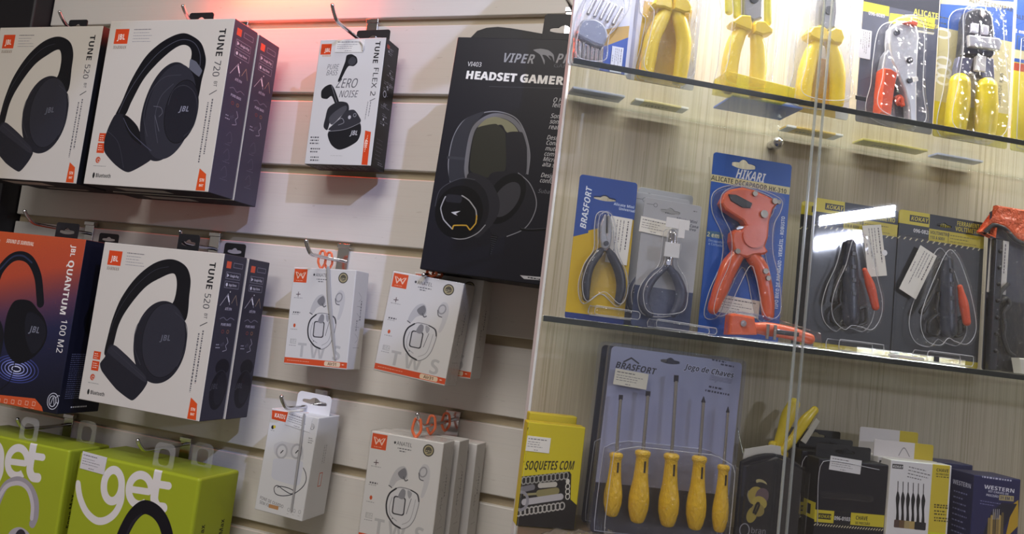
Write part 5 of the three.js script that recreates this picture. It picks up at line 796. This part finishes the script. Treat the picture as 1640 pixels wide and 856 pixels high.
{ // crimping tool on a blue and yellow card
  const it = item(R, [[1516, -40], [1634, -20], [1606, 224], [1490, 205]], 0.066, { base: SH1, rot: 0 }), m = it.zoom(1350, 0, 3.721), l = it.zl(1350, 0, 3.721), P = (a) => a.map((p) => l(...p));
  const g = pack('crimper_pack', 'dark crimping tool with broad yellow grips on a blue and cream card', it, { group: G1 });
  card(g, it.w, it.h, (x, w, h) => { fillRect(x, '#cfc79a', 0, 0, w, h); fillRect(x, '#3a62b4', 0, 0, w, m(0, 40)[1]); poly(x, [m(560, -20), m(1030, 10), m(1030, 50), m(560, 20)], '#ddd6ac'); let p = m(760, 10); txt(x, 'ALICATE CRIMPAR', p[0], p[1], 6.4, '#3a3a40', { bold: true, rot: 0.02, sx: 0.9 }); p = m(755, 38); txt(x, 'HK-', p[0], p[1], 5.6, '#d9dbe6', { bold: true }); poly(x, [m(640, 60), m(1010, 70), m(1005, 130), m(900, 90)], '#3a62b4'); lines(x, ...m(580, 100), 12, 3, 6, '#5b5846', 1.2); for (const b of [200, 370, 430, 480]) oval(x, ...m(600, b), 8, 4.4, 0, '#efeee4', 2.4); fillRect(x, '#d6c52e', 0, m(0, 500)[1], w, h); p = m(935, 645); txt(x, 'CONECTOR  RJ-45', p[0], p[1], 5.4, '#55524a', { bold: true, rot: -Math.PI / 2 + 0.05, sx: 0.8 }); });
  const t = new THREE.Group(); t.name = 'crimping_tool'; g.add(t);
  mesh('head', slab(P([[722, 120], [740, 75], [790, 52], [850, 60], [885, 95], [895, 180], [900, 330], [880, 348], [700, 335], [712, 230]]), 0.010, 0.002, { z: 0.003 }), std(0x3a3d4a, 0.35, { metalness: 0.5 }), t);
  mesh('die_plate', slab(P([[725, 225], [905, 245], [920, 275], [905, 318], [728, 292]]), 0.005, 0.001, { z: 0.012 }), std(0xd4d6de, 0.3, { metalness: 0.7 }), t);
  for (const [a, b] of [[770, 180], [830, 190]]) mesh('die', boxg(0.0075, 0.009, 0.004, 0.0008, ...l(a, b), 0.0135), std(0xc9ccd8, 0.35, { metalness: 0.6 }), t);
  mesh('pivot', cyl(0.0035, 0.003, ...l(815, 95), 0.0138, 'z'), chrome, t);
  for (const s of [[[695, 340], [780, 350], [760, 430], [725, 480], [672, 480], [680, 400]], [[800, 350], [900, 350], [905, 500], [840, 490], [815, 440], [790, 410]]]) mesh('arm', slab(P(s), 0.008, 0.0015, { z: 0.003 }), std(0x6a6d86, 0.35, { metalness: 0.5 }), t);
  mesh('latch', boxg(0.011, 0.016, 0.004, 0.0008, ...l(815, 385), 0.0105), std(0xe4e5ea, 0.4), t);
  for (const [a, b] of [[[702, 495, 0.0105], [690, 620, 0.0115], [672, 740, 0.011], [665, 810, 0.01]], [[862, 520, 0.0105], [858, 640, 0.0115], [850, 750, 0.011], [845, 820, 0.01]]].map((q) => [q, 0])) mesh('grip', limb(a.map((p) => [...l(p[0], p[1]), 0.009, p[2]]), 0.7), phys(0xd8c51c, 0.3), t);
  mesh('shell_rim', slab(P([[655, 482], [925, 522], [922, 540], [655, 500]]), 0.02, 0.0008, { z: 0.002 }), clear, g);
  blister(g, P([[680, 80], [780, 30], [900, 70], [925, 250], [925, 830], [610, 800], [640, 500], [670, 300]]), 0.022, { mat: clearRough });
}
{ // last card of the upper shelf
  const it = item(R, [[1636, -20], [1740, 0], [1726, 240], [1616, 222]], 0.066, { base: SH1, rot: 0 }), m = it.zoom(1350, 0, 3.721);
  const g = pack('crimper_pack', 'yellow and blue card half cut off by the right picture edge, upper shelf', it, { group: G1 });
  card(g, it.w, it.h, (x, w, h) => { fillRect(x, '#e0d34a', 0, 0, w, h); fillRect(x, '#3a62b4', 0, 0, w, m(0, 160)[1]); fillRect(x, '#ddd6ac', 0, m(0, 82)[1], w, 9); let p = m(1036, 108); txt(x, 'ALICATE', p[0], p[1], 6, '#3a3a40', { bold: true }); fillRect(x, '#b9503c', 0, m(0, 165)[1], w, 8); p = m(1030, 192); txt(x, '2 em 1', p[0], p[1], 5.4, '#e9d9c8', { bold: true }); x.strokeStyle = '#6b682c'; x.lineWidth = 0.5; x.strokeRect(...m(1046, 215), 24, 14); });
  blister(g, [[-it.w * 0.42, 0.004], [it.w * 0.4, 0.004], [it.w * 0.4, it.h * 0.7], [-it.w * 0.42, it.h * 0.7]], 0.018, { smooth: false });
  mesh('grip', limb([[-it.w * 0.2, 0.06, 0.009, 0.010], [-it.w * 0.22, 0.03, 0.009, 0.011], [-it.w * 0.24, 0.008, 0.009, 0.009]], 0.7), phys(0xf1ecd8, 0.35), g);
}
// things lying further back on the upper shelf, seen from below through the glass
{
  const flat = (lbl, px, py, w, d, col, o = {}) => { const z = o.z ?? 0.03, a = R.at(px, py, z), g = thing(o.name ?? 'flat_pack', lbl, 'package', R, a[0], SH1, z, { yaw: o.yaw ?? 0, group: 'packs lying on the upper shelf' }); mesh('box', boxg(w, 0.0022, d, 0.0005, 0, 0.0016, 0), paper(print(w * 1000, d * 1000, (x, W, H) => { fillRect(x, col, 0, 0, W, H); if (o.band) fillRect(x, o.band, 0, 0, W * 0.16, H); if (o.band) fillRect(x, o.band, W * 0.86, 0, W, H); lines(x, W * 0.25, H * 0.5, W * 0.5, 2, H * 0.18, o.ink ?? '#44422c', H * 0.12); }, 4), 0.45), g); return g; };
  flat('blue card lying flat on the upper shelf under the yellow tray', 1212, 180, 0.07, 0.04, '#3a74e6', { z: 0.055, ink: '#3a74e6' });
  flat('pale blue pack lying at the rear left of the upper shelf', 955, 152, 0.052, 0.02, '#a9b2d2', { z: 0.012, ink: '#8e99c4' });
  flat('cream label pack lying at the rear of the upper shelf', 1055, 178, 0.055, 0.016, '#d8cb92', { z: 0.012, band: '#e4e4ea' });
  flat('gold and white pack lying at the rear beside the chrome pin', 1298, 215, 0.062, 0.018, '#dcb85a', { z: 0.012, band: '#dfe2ee' });
  flat('yellow label pack lying at the rear middle of the upper shelf', 1425, 238, 0.075, 0.018, '#cfc268', { z: 0.012 });
  flat('bluish pack lying at the rear right of the upper shelf', 1530, 262, 0.055, 0.014, '#9aa5cf', { z: 0.010, ink: '#7682b4' });
}
// --- cabinet floor -----------------------------------------------------------------
{ // yellow socket set carton
  const it = item(R, [[838, 681], [936.5, 681], [922, 850], [818, 852]], 0.06, { base: FL, rot: 0 }), m = it.zoom(805, 640, 3.963), l = it.zl(805, 640, 3.963);
  const g = thing('socket_set_box', 'yellow socket set carton at the cabinet left corner', 'box', R, it.u + 0.002, it.v + 0.0004, it.z - 0.016, {});
  const front = paper(print(it.w * 1000, it.h * 1000, (x, w, h) => {
    fillRect(x, '#cfc022', 0, 0, w, h); poly(x, [m(95, 180), m(135, 178), m(100, 260)], '#1d1d20');
    let p = m(72, 448); txt(x, 'S SOQUETES COM', p[0], p[1], 10.5, '#26241c', { bold: true, italic: true, rot: -0.08, fit: m(452, 420)[0] - p[0] });
    x.beginPath(); const q = [m(85, 492), m(420, 462), m(432, 480), m(428, 640), [w, m(0, 640)[1]], [w, h], [0, h], [0, m(0, 800)[1]], [0, m(0, 620)[1]]]; poly(x, q, '#211e20');
    for (let i = 0; i < 11; i++) { const a = m(105 + i * 29, 518 - i * 3); oval(x, a[0], a[1], 2.2, 3, 0, '#9a9a94', 1.1); } for (let i = 0; i < 12; i++) { const a = m(40 + i * 30, 725 - i * 4); oval(x, a[0], a[1], 2.4, 3, 0, '#b5b3ae', 1.2); }
    stroke(x, [m(90, 575), m(165, 560)], '#77767c', 5); stroke(x, [m(218, 550), m(320, 543)], '#bdbab2', 4.5); stroke(x, [m(110, 608), m(330, 592)], '#9a946c', 2); stroke(x, [m(212, 600), m(330, 585)], '#8b845a', 6);
    stroke(x, [m(110, 655), m(360, 622)], '#b5b3b8', 5.6); oval(x, ...m(85, 648), 6.5, 7.5, 0, '#8d8c94', 2.6);
    p = m(402, 620); for (let i = 0; i < 4; i++) oval(x, ...m(408, 525 + i * 32), 1.9, 2.4, 0, '#d5d3c9', i ? 0.9 : 0);
  }, 5), 0.4), yel = std(0xcdbc20, 0.45);
  mesh('carton', boxg(it.w - 0.004, it.h, 0.016, 0.001, 0, it.h / 2, 0.008), [yel, yel, yel, yel, front, yel], g);
  const s = l(225, 300); sticker(g, s, s, 0.0162, -0.02, 0.021, 0.013);
  const g2 = thing('socket_set_box', 'second yellow carton behind the socket set carton, a little higher', 'box', R, it.u + 0.003, it.v + 0.0004, 0.028, {});
  mesh('carton', boxg(0.044, it.h + 0.006, 0.012, 0.001, 0, it.h / 2 + 0.003, 0.006), yel, g2);
}
{ // screwdriver set, three trays one behind the other
  const it = item(R, [[975, 557], [1184, 580], [1164, 858], [950, 838]], 0.066, { base: FL, rot: -0.012 }), mA = it.zoom(930, 530, 5.037), lA = it.zl(930, 530, 5.037), lB = it.zl(930, 680, 4.863);
  const tray = phys(0xf4f6ff, 0.06, { transmission: 0.97, thickness: 0, ior: 1.45 }), handleM = phys(0xe6bb2c, 0.22, { clearcoat: 0.6, bumpMap: fine, bumpScale: 0.0006 });
  const cardMat = paper(print(it.w * 1000, it.h * 1000, (x, w, h) => {
    fillRect(x, '#a6a9c0', 0, 0, w, h); fillRect(x, '#20223a', 0, h * 0.735, w, h);
    stroke(x, [mA(345, 255), mA(405, 225), mA(462, 268)], '#22232c', 1.3, false, 0); let p = mA(270, 300); txt(x, 'BRASFORT', p[0], p[1], 7.6, '#15161e', { bold: true, italic: true, rot: 0.05, sx: 1 });
    p = mA(1225, 385); txt(x, 'Jogo de Chaves', p[0], p[1], 6.8, '#1d1e2c', { bold: true, italic: true, align: 'right', rot: 0.05, sx: 0.95, outline: '#c9cbdc', ow: 16 }); p = mA(1210, 430); txt(x, 'Especial', p[0], p[1], 6, '#b9bbd2', { italic: true, align: 'right', rot: 0.05, outline: '#44465a', ow: 8 }); lines(x, ...mA(1030, 455), 20, 1, 1, '#33354a', 1.6, 0.06); lines(x, ...mA(1000, 485), 24, 1, 1, '#33354a', 1.6, 0.06); lines(x, ...mA(1055, 238), 22, 1, 1, '#44465c', 1.4, 0.06); lines(x, ...mA(1125, 275), 14, 1, 1, '#44465c', 1.4, 0.06);
  }, 5), 0.4);
  const specs = [[[988, 631], [980, 722], [972, 822], 15, 'flat'], [[1029, 625], [1022, 718], [1012, 832], 17, 'flat'], [[1076.5, 600], [1067, 723], [1060, 838], 17, 'flat'], [[1116, 634], [1111, 727], [1103, 843], 16.5, 'cross'], [[1153, 650], [1149, 741], [1141, 847], 13.5, 'cross']];
  const prof = [[0.0, 0.001], [0.45, 0.0], [0.62, 0.02], [0.8, 0.09], [0.97, 0.2], [1.0, 0.32], [0.93, 0.42], [0.76, 0.56], [0.66, 0.7], [0.62, 0.82], [0.62, 0.9], [0.72, 0.925], [0.76, 0.95], [0.72, 0.98], [0.5, 1.0], [0.0, 1.0]];
  const rearCard = std(0x2b2d42, 0.4);
  const build = (lbl, dz, du, dv) => {
    const g = thing('screwdriver_set', lbl, 'tool pack', R, it.u + du, it.v + 0.0005, it.z - dz, { rot: it.rot, lean: 0, group: 'screwdriver sets' });
    const hx = lA(750, 260); card(g, it.w, it.h, dz ? rearCard : cardMat, { hole: [hx[0], hx[1], 0.018, 0.006], r: 0.004 });
    mesh('tray', slab(roundedShape(it.w + 0.006, it.h + 0.003, 0.006, -it.w / 2 - 0.003, 0.0004), 0.009, 0.002, { z: -0.004, inset: 0.0015 }), tray, g);
    specs.forEach(([tip, top, bot, r, kind]) => {
      const a = it.lm(...tip), b = it.lm(...top), c = it.lm(...bot), H = Math.hypot(b[0] - c[0], b[1] - c[1]), k = 0.00053, s = new THREE.Group(); s.name = 'screwdriver'; g.add(s); s.position.set(c[0], Math.max(0.004, c[1]), 0.0125); s.rotation.z = -Math.atan2(b[0] - c[0], b[1] - c[1]);
      const lathe = new THREE.LatheGeometry(prof.map((q) => new THREE.Vector2(q[0] * r * k, q[1] * H)), 28); mesh('handle', lathe, handleM, s);
      const bl = Math.hypot(a[0] - b[0], a[1] - b[1]), rr = r * 0.000095; mesh('shaft', cyl(rr, bl * 0.92, 0, H + bl * 0.46, 0), chrome, s);
      mesh('tip', kind === 'flat' ? boxg(rr * 2.4, bl * 0.09, rr * 1.1, 0.0003, 0, H + bl * 0.95, 0) : cyl(rr * 1.3, bl * 0.1, 0, H + bl * 0.95, 0, 'y', 0.0003), std(0x2a2833, 0.5), s);
      if (dz === 0) mesh('grip_mark', boxg(0.0016, H * 0.16, 0.0006, 0.0002, 0.0006, H * 0.78, r * k * 0.66), std(0x2d2412, 0.5), s);
    });
    blister(g, [[-it.w * 0.47, 0.002], [it.w * 0.47, 0.002], [it.w * 0.47, it.h * 0.44], [it.w * 0.3, it.h * 0.5], [-it.w * 0.3, it.h * 0.5], [-it.w * 0.47, it.h * 0.46]], 0.023, { smooth: false, mat: clearRough });
    return g;
  };
  const g = build('five yellow screwdrivers on a grey card, front tray', 0, 0, 0);
  const c0 = it.lm(930 + 405 / 5.037, 530 + 396 / 5.037, 0.0062); sticker(g, c0, c0, 0.0062, -0.05, 0.0305, 0.0138, '#d9d6cb');
  build('screwdriver tray directly behind the front set', 0.032, 0.001, 0);
}
{ // crumpled clear bag in front of the screwdrivers
  const a = R.at(1010, 850, 0.1), g = thing('plastic_bag', 'crumpled clear plastic bag lying before the screwdriver set', 'bag', R, a[0], FL, 0.1, {});
  const geo = new THREE.PlaneGeometry(0.15, 0.03, 60, 14), p = geo.attributes.position; let s = 5; const rn = () => { s = (s * 1664525 + 1013904223) >>> 0; return s / 4294967296; };
  const bumps = Array.from({ length: 40 }, () => [(rn() - 0.5) * 0.15, (rn() - 0.5) * 0.03, rn(), 0.004 + rn() * 0.012, rn() * 3.14]);
  for (let i = 0; i < p.count; i++) { const x = p.getX(i), y = p.getY(i); let h = 0; for (const [bx, by, k, r, t] of bumps) { const dx = (x - bx) * Math.cos(t) + (y - by) * Math.sin(t), dy = -(x - bx) * Math.sin(t) + (y - by) * Math.cos(t); h += 0.006 * k * Math.exp(-(dx * dx) / (r * r) - (dy * dy) / (r * r * 0.1)); } const e = Math.min(1, (0.075 - Math.abs(x)) / 0.02, (0.015 - Math.abs(y)) / 0.006); p.setXYZ(i, x, 0.001 + Math.max(0, e) * (0.006 + h), -y); }
  geo.computeVertexNormals(); mesh('film', geo, phys(0xffffff, 0.08, { transmission: 0.96, thickness: 0, side: THREE.DoubleSide }), g);
  const b = R.at(857, 833, 0.11), n = thing('steel_needle', 'thin steel probe lying at the lower left of the cabinet floor', 'tool', R, b[0], FL, 0.108, { yaw: 0.5 });
  mesh('shaft', limb([[0, 0.006, 0, 0.0012], [0.03, 0.002, 0.006, 0.0008]], 1, 6, 8), chrome, n); mesh('tip', limb([[-0.003, 0.0068, -0.0005, 0.0007], [0.001, 0.0058, 0, 0.0014]], 1, 4, 8), std(0xb9a9a6, 0.4), n);
}
{ // round topped black pack
  const it = item(R, [[1188, 722], [1288, 740], [1270, 880], [1172, 862]], 0.07, { base: FL, rot: 0 }), l = it.zl(1160, 690, 5.156), m = it.zoom(1160, 690, 5.156);
  const g = pack('round_top_pack', 'black round topped pack with a small yellow picture, behind the pane joint', it, { lean: 0 });
  const s = new THREE.Shape(), w = it.w / 2; s.moveTo(-w, 0); s.lineTo(-w, it.h - 0.008); s.quadraticCurveTo(0, it.h + 0.012, w, it.h - 0.008); s.lineTo(w, 0);
  mesh('card', faceUV(slab(s, 0.0014, 0.0003), it.w, it.h + 0.006), paper(print(it.w * 1000, (it.h + 0.006) * 1000, (x, W, H) => { fillRect(x, '#1d1c27', 0, 0, W, H); x.save(); x.translate(0, 6); for (const [a, b, rx, ry, c] of [[300, 435, 7, 3.5, '#b5ab7c'], [310, 465, 8, 4, '#23222a'], [250, 540, 9, 10, '#a8974a'], [305, 545, 8, 9, '#6b5860'], [285, 600, 9, 7, '#b3a352'], [220, 700, 6, 9, '#a39347'], [270, 660, 8, 7, '#93854a']]) oval(x, ...m(a, b), rx * 0.8, ry * 0.8, 0.3, c); stroke(x, [m(235, 680), m(265, 605), m(280, 620), m(250, 690)], '#17161c', 2); stroke(x, [m(195, 500), m(185, 540), m(205, 590)], '#8f8a78', 0.9); const p = m(210, 850); txt(x, 'bran', p[0], p[1], 7, '#9a9aa4', {}); oval(x, ...m(160, 825), 4.5, 5.5, 0, '#9a9aa4', 1); x.restore(); }, 6), 0.4), g);
  mesh('paper_top', slab([[-w + 0.004, it.h - 0.006], [w * 0.35, it.h - 0.001], [w * 0.3, it.h + 0.0085], [0, it.h + 0.009], [-w + 0.005, it.h + 0.003]], 0.001, 0.0002), std(0xbdbbb6, 0.6), g, [0, 0, -0.003]);
  mesh('shell_rim', tube([[-w, it.h - 0.008, 0.004], [-w * 0.5, it.h - 0.0005, 0.004], [0, it.h + 0.002, 0.004], [w * 0.5, it.h - 0.001, 0.004], [w, it.h - 0.008, 0.004]], 0.0011, 24), clear, g);
  mesh('shell', slab([[-w, 0.001], [w, 0.001], [w, it.h - 0.010], [0, it.h], [-w, it.h - 0.010]], 0.014, 0.003, { z: 0.0018, inset: 0.002 }), clear, g);
  const a = R.at(1191, 729, 0.06), n = thing('steel_needle', 'thin steel needle leaning on the wood beside the screwdriver set', 'tool', R, a[0], R.at(1191, 731, 0.06)[1], 0.06, {}), q = R.at(1181, 686, 0.03);
  mesh('shaft', limb([[0, 0, 0, 0.0007], [q[0] - a[0], q[1] - R.at(1191, 731, 0.06)[1], -0.03, 0.0006]], 1, 4, 8), chrome, n);
}
{ // yellow handled pliers standing at the back
  const z = 0.03, c = R.at(1262, 860, z), l = (x, y) => { const p = R.at(1170 + x / 3.787, 630 + y / 3.787, z); return [p[0] - c[0], p[1] - FL]; };
  const g = thing('pliers', 'yellow handled pliers standing grips up behind the round topped pack', 'pliers', R, c[0], FL, z, {});
  mesh('handle', limb([[...l(272, 350), 0, 0.0036], [...l(310, 250), 0, 0.0055], [...l(350, 140), 0, 0.0072], [...l(385, 65), 0, 0.0062]], 0.7), yellowGrip, g);
  mesh('handle', limb([[...l(300, 350), 0.003, 0.0036], [...l(375, 270), 0.003, 0.005], [...l(440, 170), 0.003, 0.0058], [...l(500, 100), 0.003, 0.004]], 0.7), yellowGrip, g);
  mesh('collar', limb([[...l(250, 310), 0.001, 0.004], [...l(260, 355), 0.001, 0.005], [...l(320, 370), 0.001, 0.0048]], 0.8), yellowGrip, g);
  mesh('paper_tag', slab([l(395, 280), l(425, 300), l(510, 165), l(490, 145)], 0.001, 0.0002, { z: 0.008 }), std(0xc9c4b6, 0.6), g);
  mesh('head', slab([l(250, 370), l(320, 370), l(305, 600), l(280, 850), l(262, 850), l(245, 600)], 0.007, 0.0015, { z: -0.0035 }), steel, g);
}
{ // black window boxes
  const front = [[1308, 733], [1420, 748], [1418, 870], [1306, 862]];
  const it = item(R, front, 0.072, { base: FL, rot: 0 }), m = it.zoom(1280, 690, 4.556), l = it.zl(1280, 690, 4.556), H = it.h;
  const win = [m(180, 320), m(575, 545)], face = paper(print(it.w * 1000, H * 1000, (x, w, h) => { fillRect(x, '#201f29', 0, 0, w, h); const y0 = m(0, 570)[1], y1 = m(0, 662)[1]; fillRect(x, '#cbbd34', 0, y0, w, y1 - y0); fillRect(x, '#201f29', w * 0.27, y0, w * 0.24, y1 - y0); fillRect(x, '#1d1c22', w * 0.05, y0 + 3, w * 0.18, 5); txt(x, 'KOKAY', w * 0.14, y0 + 7, 4, '#cbbd34', { bold: true, italic: true, align: 'center' }); txt(x, '096-0103', w * 0.39, y0 + 8, 4.6, '#dcdce0', { bold: true, align: 'center', sx: 0.85 }); txt(x, 'CHAVE', w * 0.58, y0 + 6, 4.6, '#2b2920', { bold: true, sx: 0.85 }); txt(x, 'DE PRECISÃO', w * 0.58, y0 + 10, 3, '#2b2920', { bold: true, sx: 0.8 }); for (let i = 0; i < 26; i++) { x.strokeStyle = '#dcd6b4'; x.lineWidth = 0.8; x.beginPath(); x.moveTo(w * i / 26, y1 + 3.2); x.lineTo(w * (i + 0.7) / 26, y1 + 1.4); x.stroke(); } }, 6), 0.35);
  const side = paper(print(22, H * 1000, (x, w, h) => { fillRect(x, '#1d1c25', 0, 0, w, h); const y0 = m(0, 520)[1]; fillRect(x, '#cbbd34', 0, y0, w, 15); fillRect(x, '#25242c', w * 0.35, y0 + 3, w * 0.3, 9); }, 4), 0.3);
  const build = (lbl, dz, du, dv, tab) => {
    const g = thing('window_box', lbl, 'box', R, it.u + du, FL + 0.0004, it.z - 0.02 - dz, { group: 'black window boxes' });
    mesh('carton', boxg(it.w, H + dv, 0.02, 0.0012, 0, (H + dv) / 2, 0.01), [side, side, blackCard, blackCard, face, blackCard], g);
    const a = l(185, 470), b = l(575, 545); mesh('window', slab(roundedShape(b[0] - a[0], a[1] - b[1] + 0.002, 0.003, a[0], b[1]), 0.004, 0.0015, { z: 0.0195 }), clear, g);
    mesh('window_rim', tube([[-it.w / 2 + 0.003, H * 0.3, 0.0206], [-it.w / 2 + 0.003, H - 0.003, 0.0206], [it.w / 2 - 0.01, H - 0.005, 0.0206]], 0.0003, 20), std(0xb9b9c2, 0.3), g);
    const s = roundedShape(it.w * 0.8, 0.016, 0.002, -it.w * 0.42, H + dv - 0.004); s.holes.push(euroHole(0, H + dv + 0.006, 0.02, 0.006)); mesh('hang_tab', slab(s, 0.001, 0.0002), blackCard, g, [0, 0, 0.004]);
    return g;
  };
  const g = build('black window box with yellow band and white sticker, front one', 0, 0, 0); const c = l(380, 270); sticker(g, c, c, 0.0203, -0.06, 0.0315, 0.0125, '#dcdce0');
  build('black window box second in its row', 0.022, -0.004, 0.003);
  build('black window box at the rear of its row', 0.044, -0.003, 0.008);
}
{ // white and yellow precision screwdriver boxes
  const it = item(R, [[1425, 738], [1527, 747], [1514, 872], [1420, 868]], 0.074, { base: FL, rot: 0 }), m = it.zoom(1280, 690, 4.556), H = it.h;
  const face = paper(print(it.w * 1000, H * 1000, (x, w, h) => { fillRect(x, '#dfdfe4', 0, 0, w, h); fillRect(x, '#d3bf3a', w * 0.68, 0, w * 0.29, h); x.fillStyle = '#26252b'; const q = m(680, 245); fillRect(x, '#26252b', q[0], q[1], 11, 4); txt(x, 'KOKAY', q[0] + 5.5, q[1] + 3.3, 3.2, '#e4e4e8', { bold: true, align: 'center', italic: true }); lines(x, ...m(800, 268), 24, 4, 3, '#77767c', 0.9, 0.12); let p = m(1000, 302); txt(x, 'CHAVE', p[0], p[1], 4.2, '#3b3618', { bold: true, fit: m(1092, 305)[0] - p[0] }); p = m(998, 325); txt(x, 'DE PRECISÃO', p[0], p[1], 2.5, '#3b3618', { bold: true, fit: m(1092, 330)[0] - p[0] }); lines(x, ...m(1000, 338), 14, 1, 1, '#6b6026', 1);
    for (let i = 0; i < 6; i++) { const a = (X, Y) => m(718 + i * 37.5 + X, Y + i * 4); stroke(x, [a(2, 375), a(0, 450)], '#2b2a30', 0.8); blob(x, [a(-4, 450), a(4, 450), a(14, 495), a(6, 560), a(8, 640), a(6, 660), a(-14, 660), a(-10, 600), a(-14, 500)], '#1d1c22', 0.7); const b = a(-6, 680); roundRect(x, b[0] - 3, b[1] - 3, 6.4, 7, 1, ['#55403c', '#6b5238', '#a8976a', '#b59d62', '#22222a', '#22222a'][i]); }
    for (const b of [545, 562, 590, 612, 640, 660]) lines(x, ...m(985, b), 17, 1, 1, '#55491c', 1.3); fillRect(x, '#d3d622', w * 0.68, m(0, 665)[1], w * 0.29, h); }, 6), 0.45);
  const pale = std(0xd6d4d2, 0.5), tabMat = paper(print(80, 30, (x, w, h) => { fillRect(x, '#d9d4d6', 0, 0, w, h); fillRect(x, '#cdb83c', w * 0.68, 0, w * 0.32, h); stroke(x, [[w * 0.42, h * 0.6], [w * 0.5, h * 0.35], [w * 0.6, h * 0.6]], '#8a868c', 1); }, 4), 0.5);
  const build = (lbl, dz, du, dv) => {
    const g = thing('screwdriver_box', lbl, 'box', R, it.u + du, FL + 0.0004, it.z - 0.014 - dz, { group: 'white precision screwdriver boxes' });
    mesh('carton', boxg(it.w, H, 0.014, 0.0008, 0, H / 2, 0.007), [pale, pale, pale, pale, face, pale], g);
    if (dv) mesh('hang_tab', faceUV(slab(roundedShape(it.w, dv + 0.01, 0.002, -it.w / 2, H - 0.010), 0.001, 0.0002), it.w, 0.03, -it.w / 2, H - 0.01), tabMat, g, [0, 0, 0.006]);
    return g;
  };
  build('white and yellow box showing six small screwdrivers, front one', 0, 0, 0);
  build('white and yellow box second in its row, tab showing', 0.0155, -0.002, 0.015);
  build('white and yellow box at the rear of its row', 0.031, -0.007, 0.024);
}
{ // navy kit carton, turned a little
  const it = item(R, [[1563, 762], [1638, 770], [1626, 880], [1550, 880]], 0.074, { base: FL, rot: 0 }), m = it.zoom(1280, 690, 4.556);
  const W = it.w, H = it.h;
  const face = paper(print(W * 1000, H * 1000, (x, w, h) => { fillRect(x, '#25275a', 0, 0, w, h); lines(x, ...m(1335, 340), 38, 1, 1, '#c9cae0', 1.6, 0.03); let p = m(1348, 425); txt(x, 'WESTERN', p[0], p[1], 5, '#e4e5f0', { bold: true, rot: 0.05, fit: m(1575, 440)[0] - p[0] }); p = m(1378, 452); txt(x, 'KIT CHAVES DE', p[0], p[1], 2.7, '#d5d6e6', { bold: true, rot: 0.05, fit: m(1530, 465)[0] - p[0] }); p = m(1362, 480); txt(x, 'PRECISÃO', p[0], p[1], 2.9, '#d5d6e6', { bold: true, rot: 0.05, fit: m(1455, 485)[0] - p[0] }); const q = m(1460, 472); fillRect(x, '#b5a878', q[0], q[1], 16, 5); txt(x, '31 EM 1', q[0] + 8, q[1] + 4, 3.8, '#26265a', { bold: true, align: 'center' }); lines(x, ...m(1320, 515), 24, 2, 2.6, '#8a8cb8', 0.7, 0.06);
    poly(x, [m(1600, 510), m(1560, 540), m(1500, 800), m(1560, 740), m(1600, 700)], '#c4a02c'); poly(x, [m(1480, 530), m(1590, 540), m(1470, 760), m(1340, 760), m(1400, 600)], '#1b1b33'); for (let i = 0; i < 6; i++) stroke(x, [m(1385 + i * 20, 650 - (i % 3) * 20), m(1378 + i * 20, 800)], ['#8f7a4a', '#b59a58', '#6b5c3c'][i % 3], 2.6); for (let i = 0; i < 4; i++) stroke(x, [m(1418 + i * 14, 580), m(1414 + i * 14, 650)], '#a8a7ae', 0.9); }, 6), 0.4);
  const side = paper(print(34, H * 1000, (x, w, h) => { fillRect(x, '#1d1f4a', 0, 0, w, h); txt(x, 'WESTERN', w * 0.92, h * 0.16, 6, '#c5c7da', { bold: true, align: 'right', sx: 0.85 }); lines(x, w * 0.3, h * 0.24, w * 0.55, 9, h * 0.065, '#8486b2', 1.3); oval(x, w * 0.7, h * 0.88, 3, 5, 0, '#c5c7da', 0.8); }, 4), 0.4);
  const nav = std(0x1e2050, 0.4), g = thing('tool_kit_box', 'navy tool kit carton with white lettering at the lower right', 'box', R, it.u, FL + 0.0004, it.z - 0.034, {});
  mesh('carton', boxg(W, H, 0.034, 0.001, 0, H / 2, 0.017), [side, side, nav, nav, face, nav], g);
  const g2 = thing('tool_kit_box', 'second navy carton standing behind the lettered tool kit box', 'box', R, it.u - 0.014, FL + 0.0004, 0.004, {}); mesh('carton', boxg(W * 0.9, H + 0.004, 0.03, 0.001, 0, H / 2 + 0.002, 0.015), [nav, side, nav, nav, nav, nav], g2);
}
// nothing of a pack sinks below the shelf it stands on
for (const t of scene.children) if (/_pack|cable_bag/.test(t.name)) {
  const settle = (o, y) => { if (o !== t && (o.rotation.x || o.rotation.z)) return; if (o.isMesh) { const p = o.geometry.attributes.position; for (let i = 0; i < p.count; i++) if (p.getY(i) + y < 0.0004) p.setY(i, 0.0004 - y); } for (const c of o.children) settle(c, y + c.position.y); };
  settle(t, 0);
}
scene.traverse((o) => { if (o.isMesh) o.castShadow = o.receiveShadow = true; });
renderer.render(scene, camera);
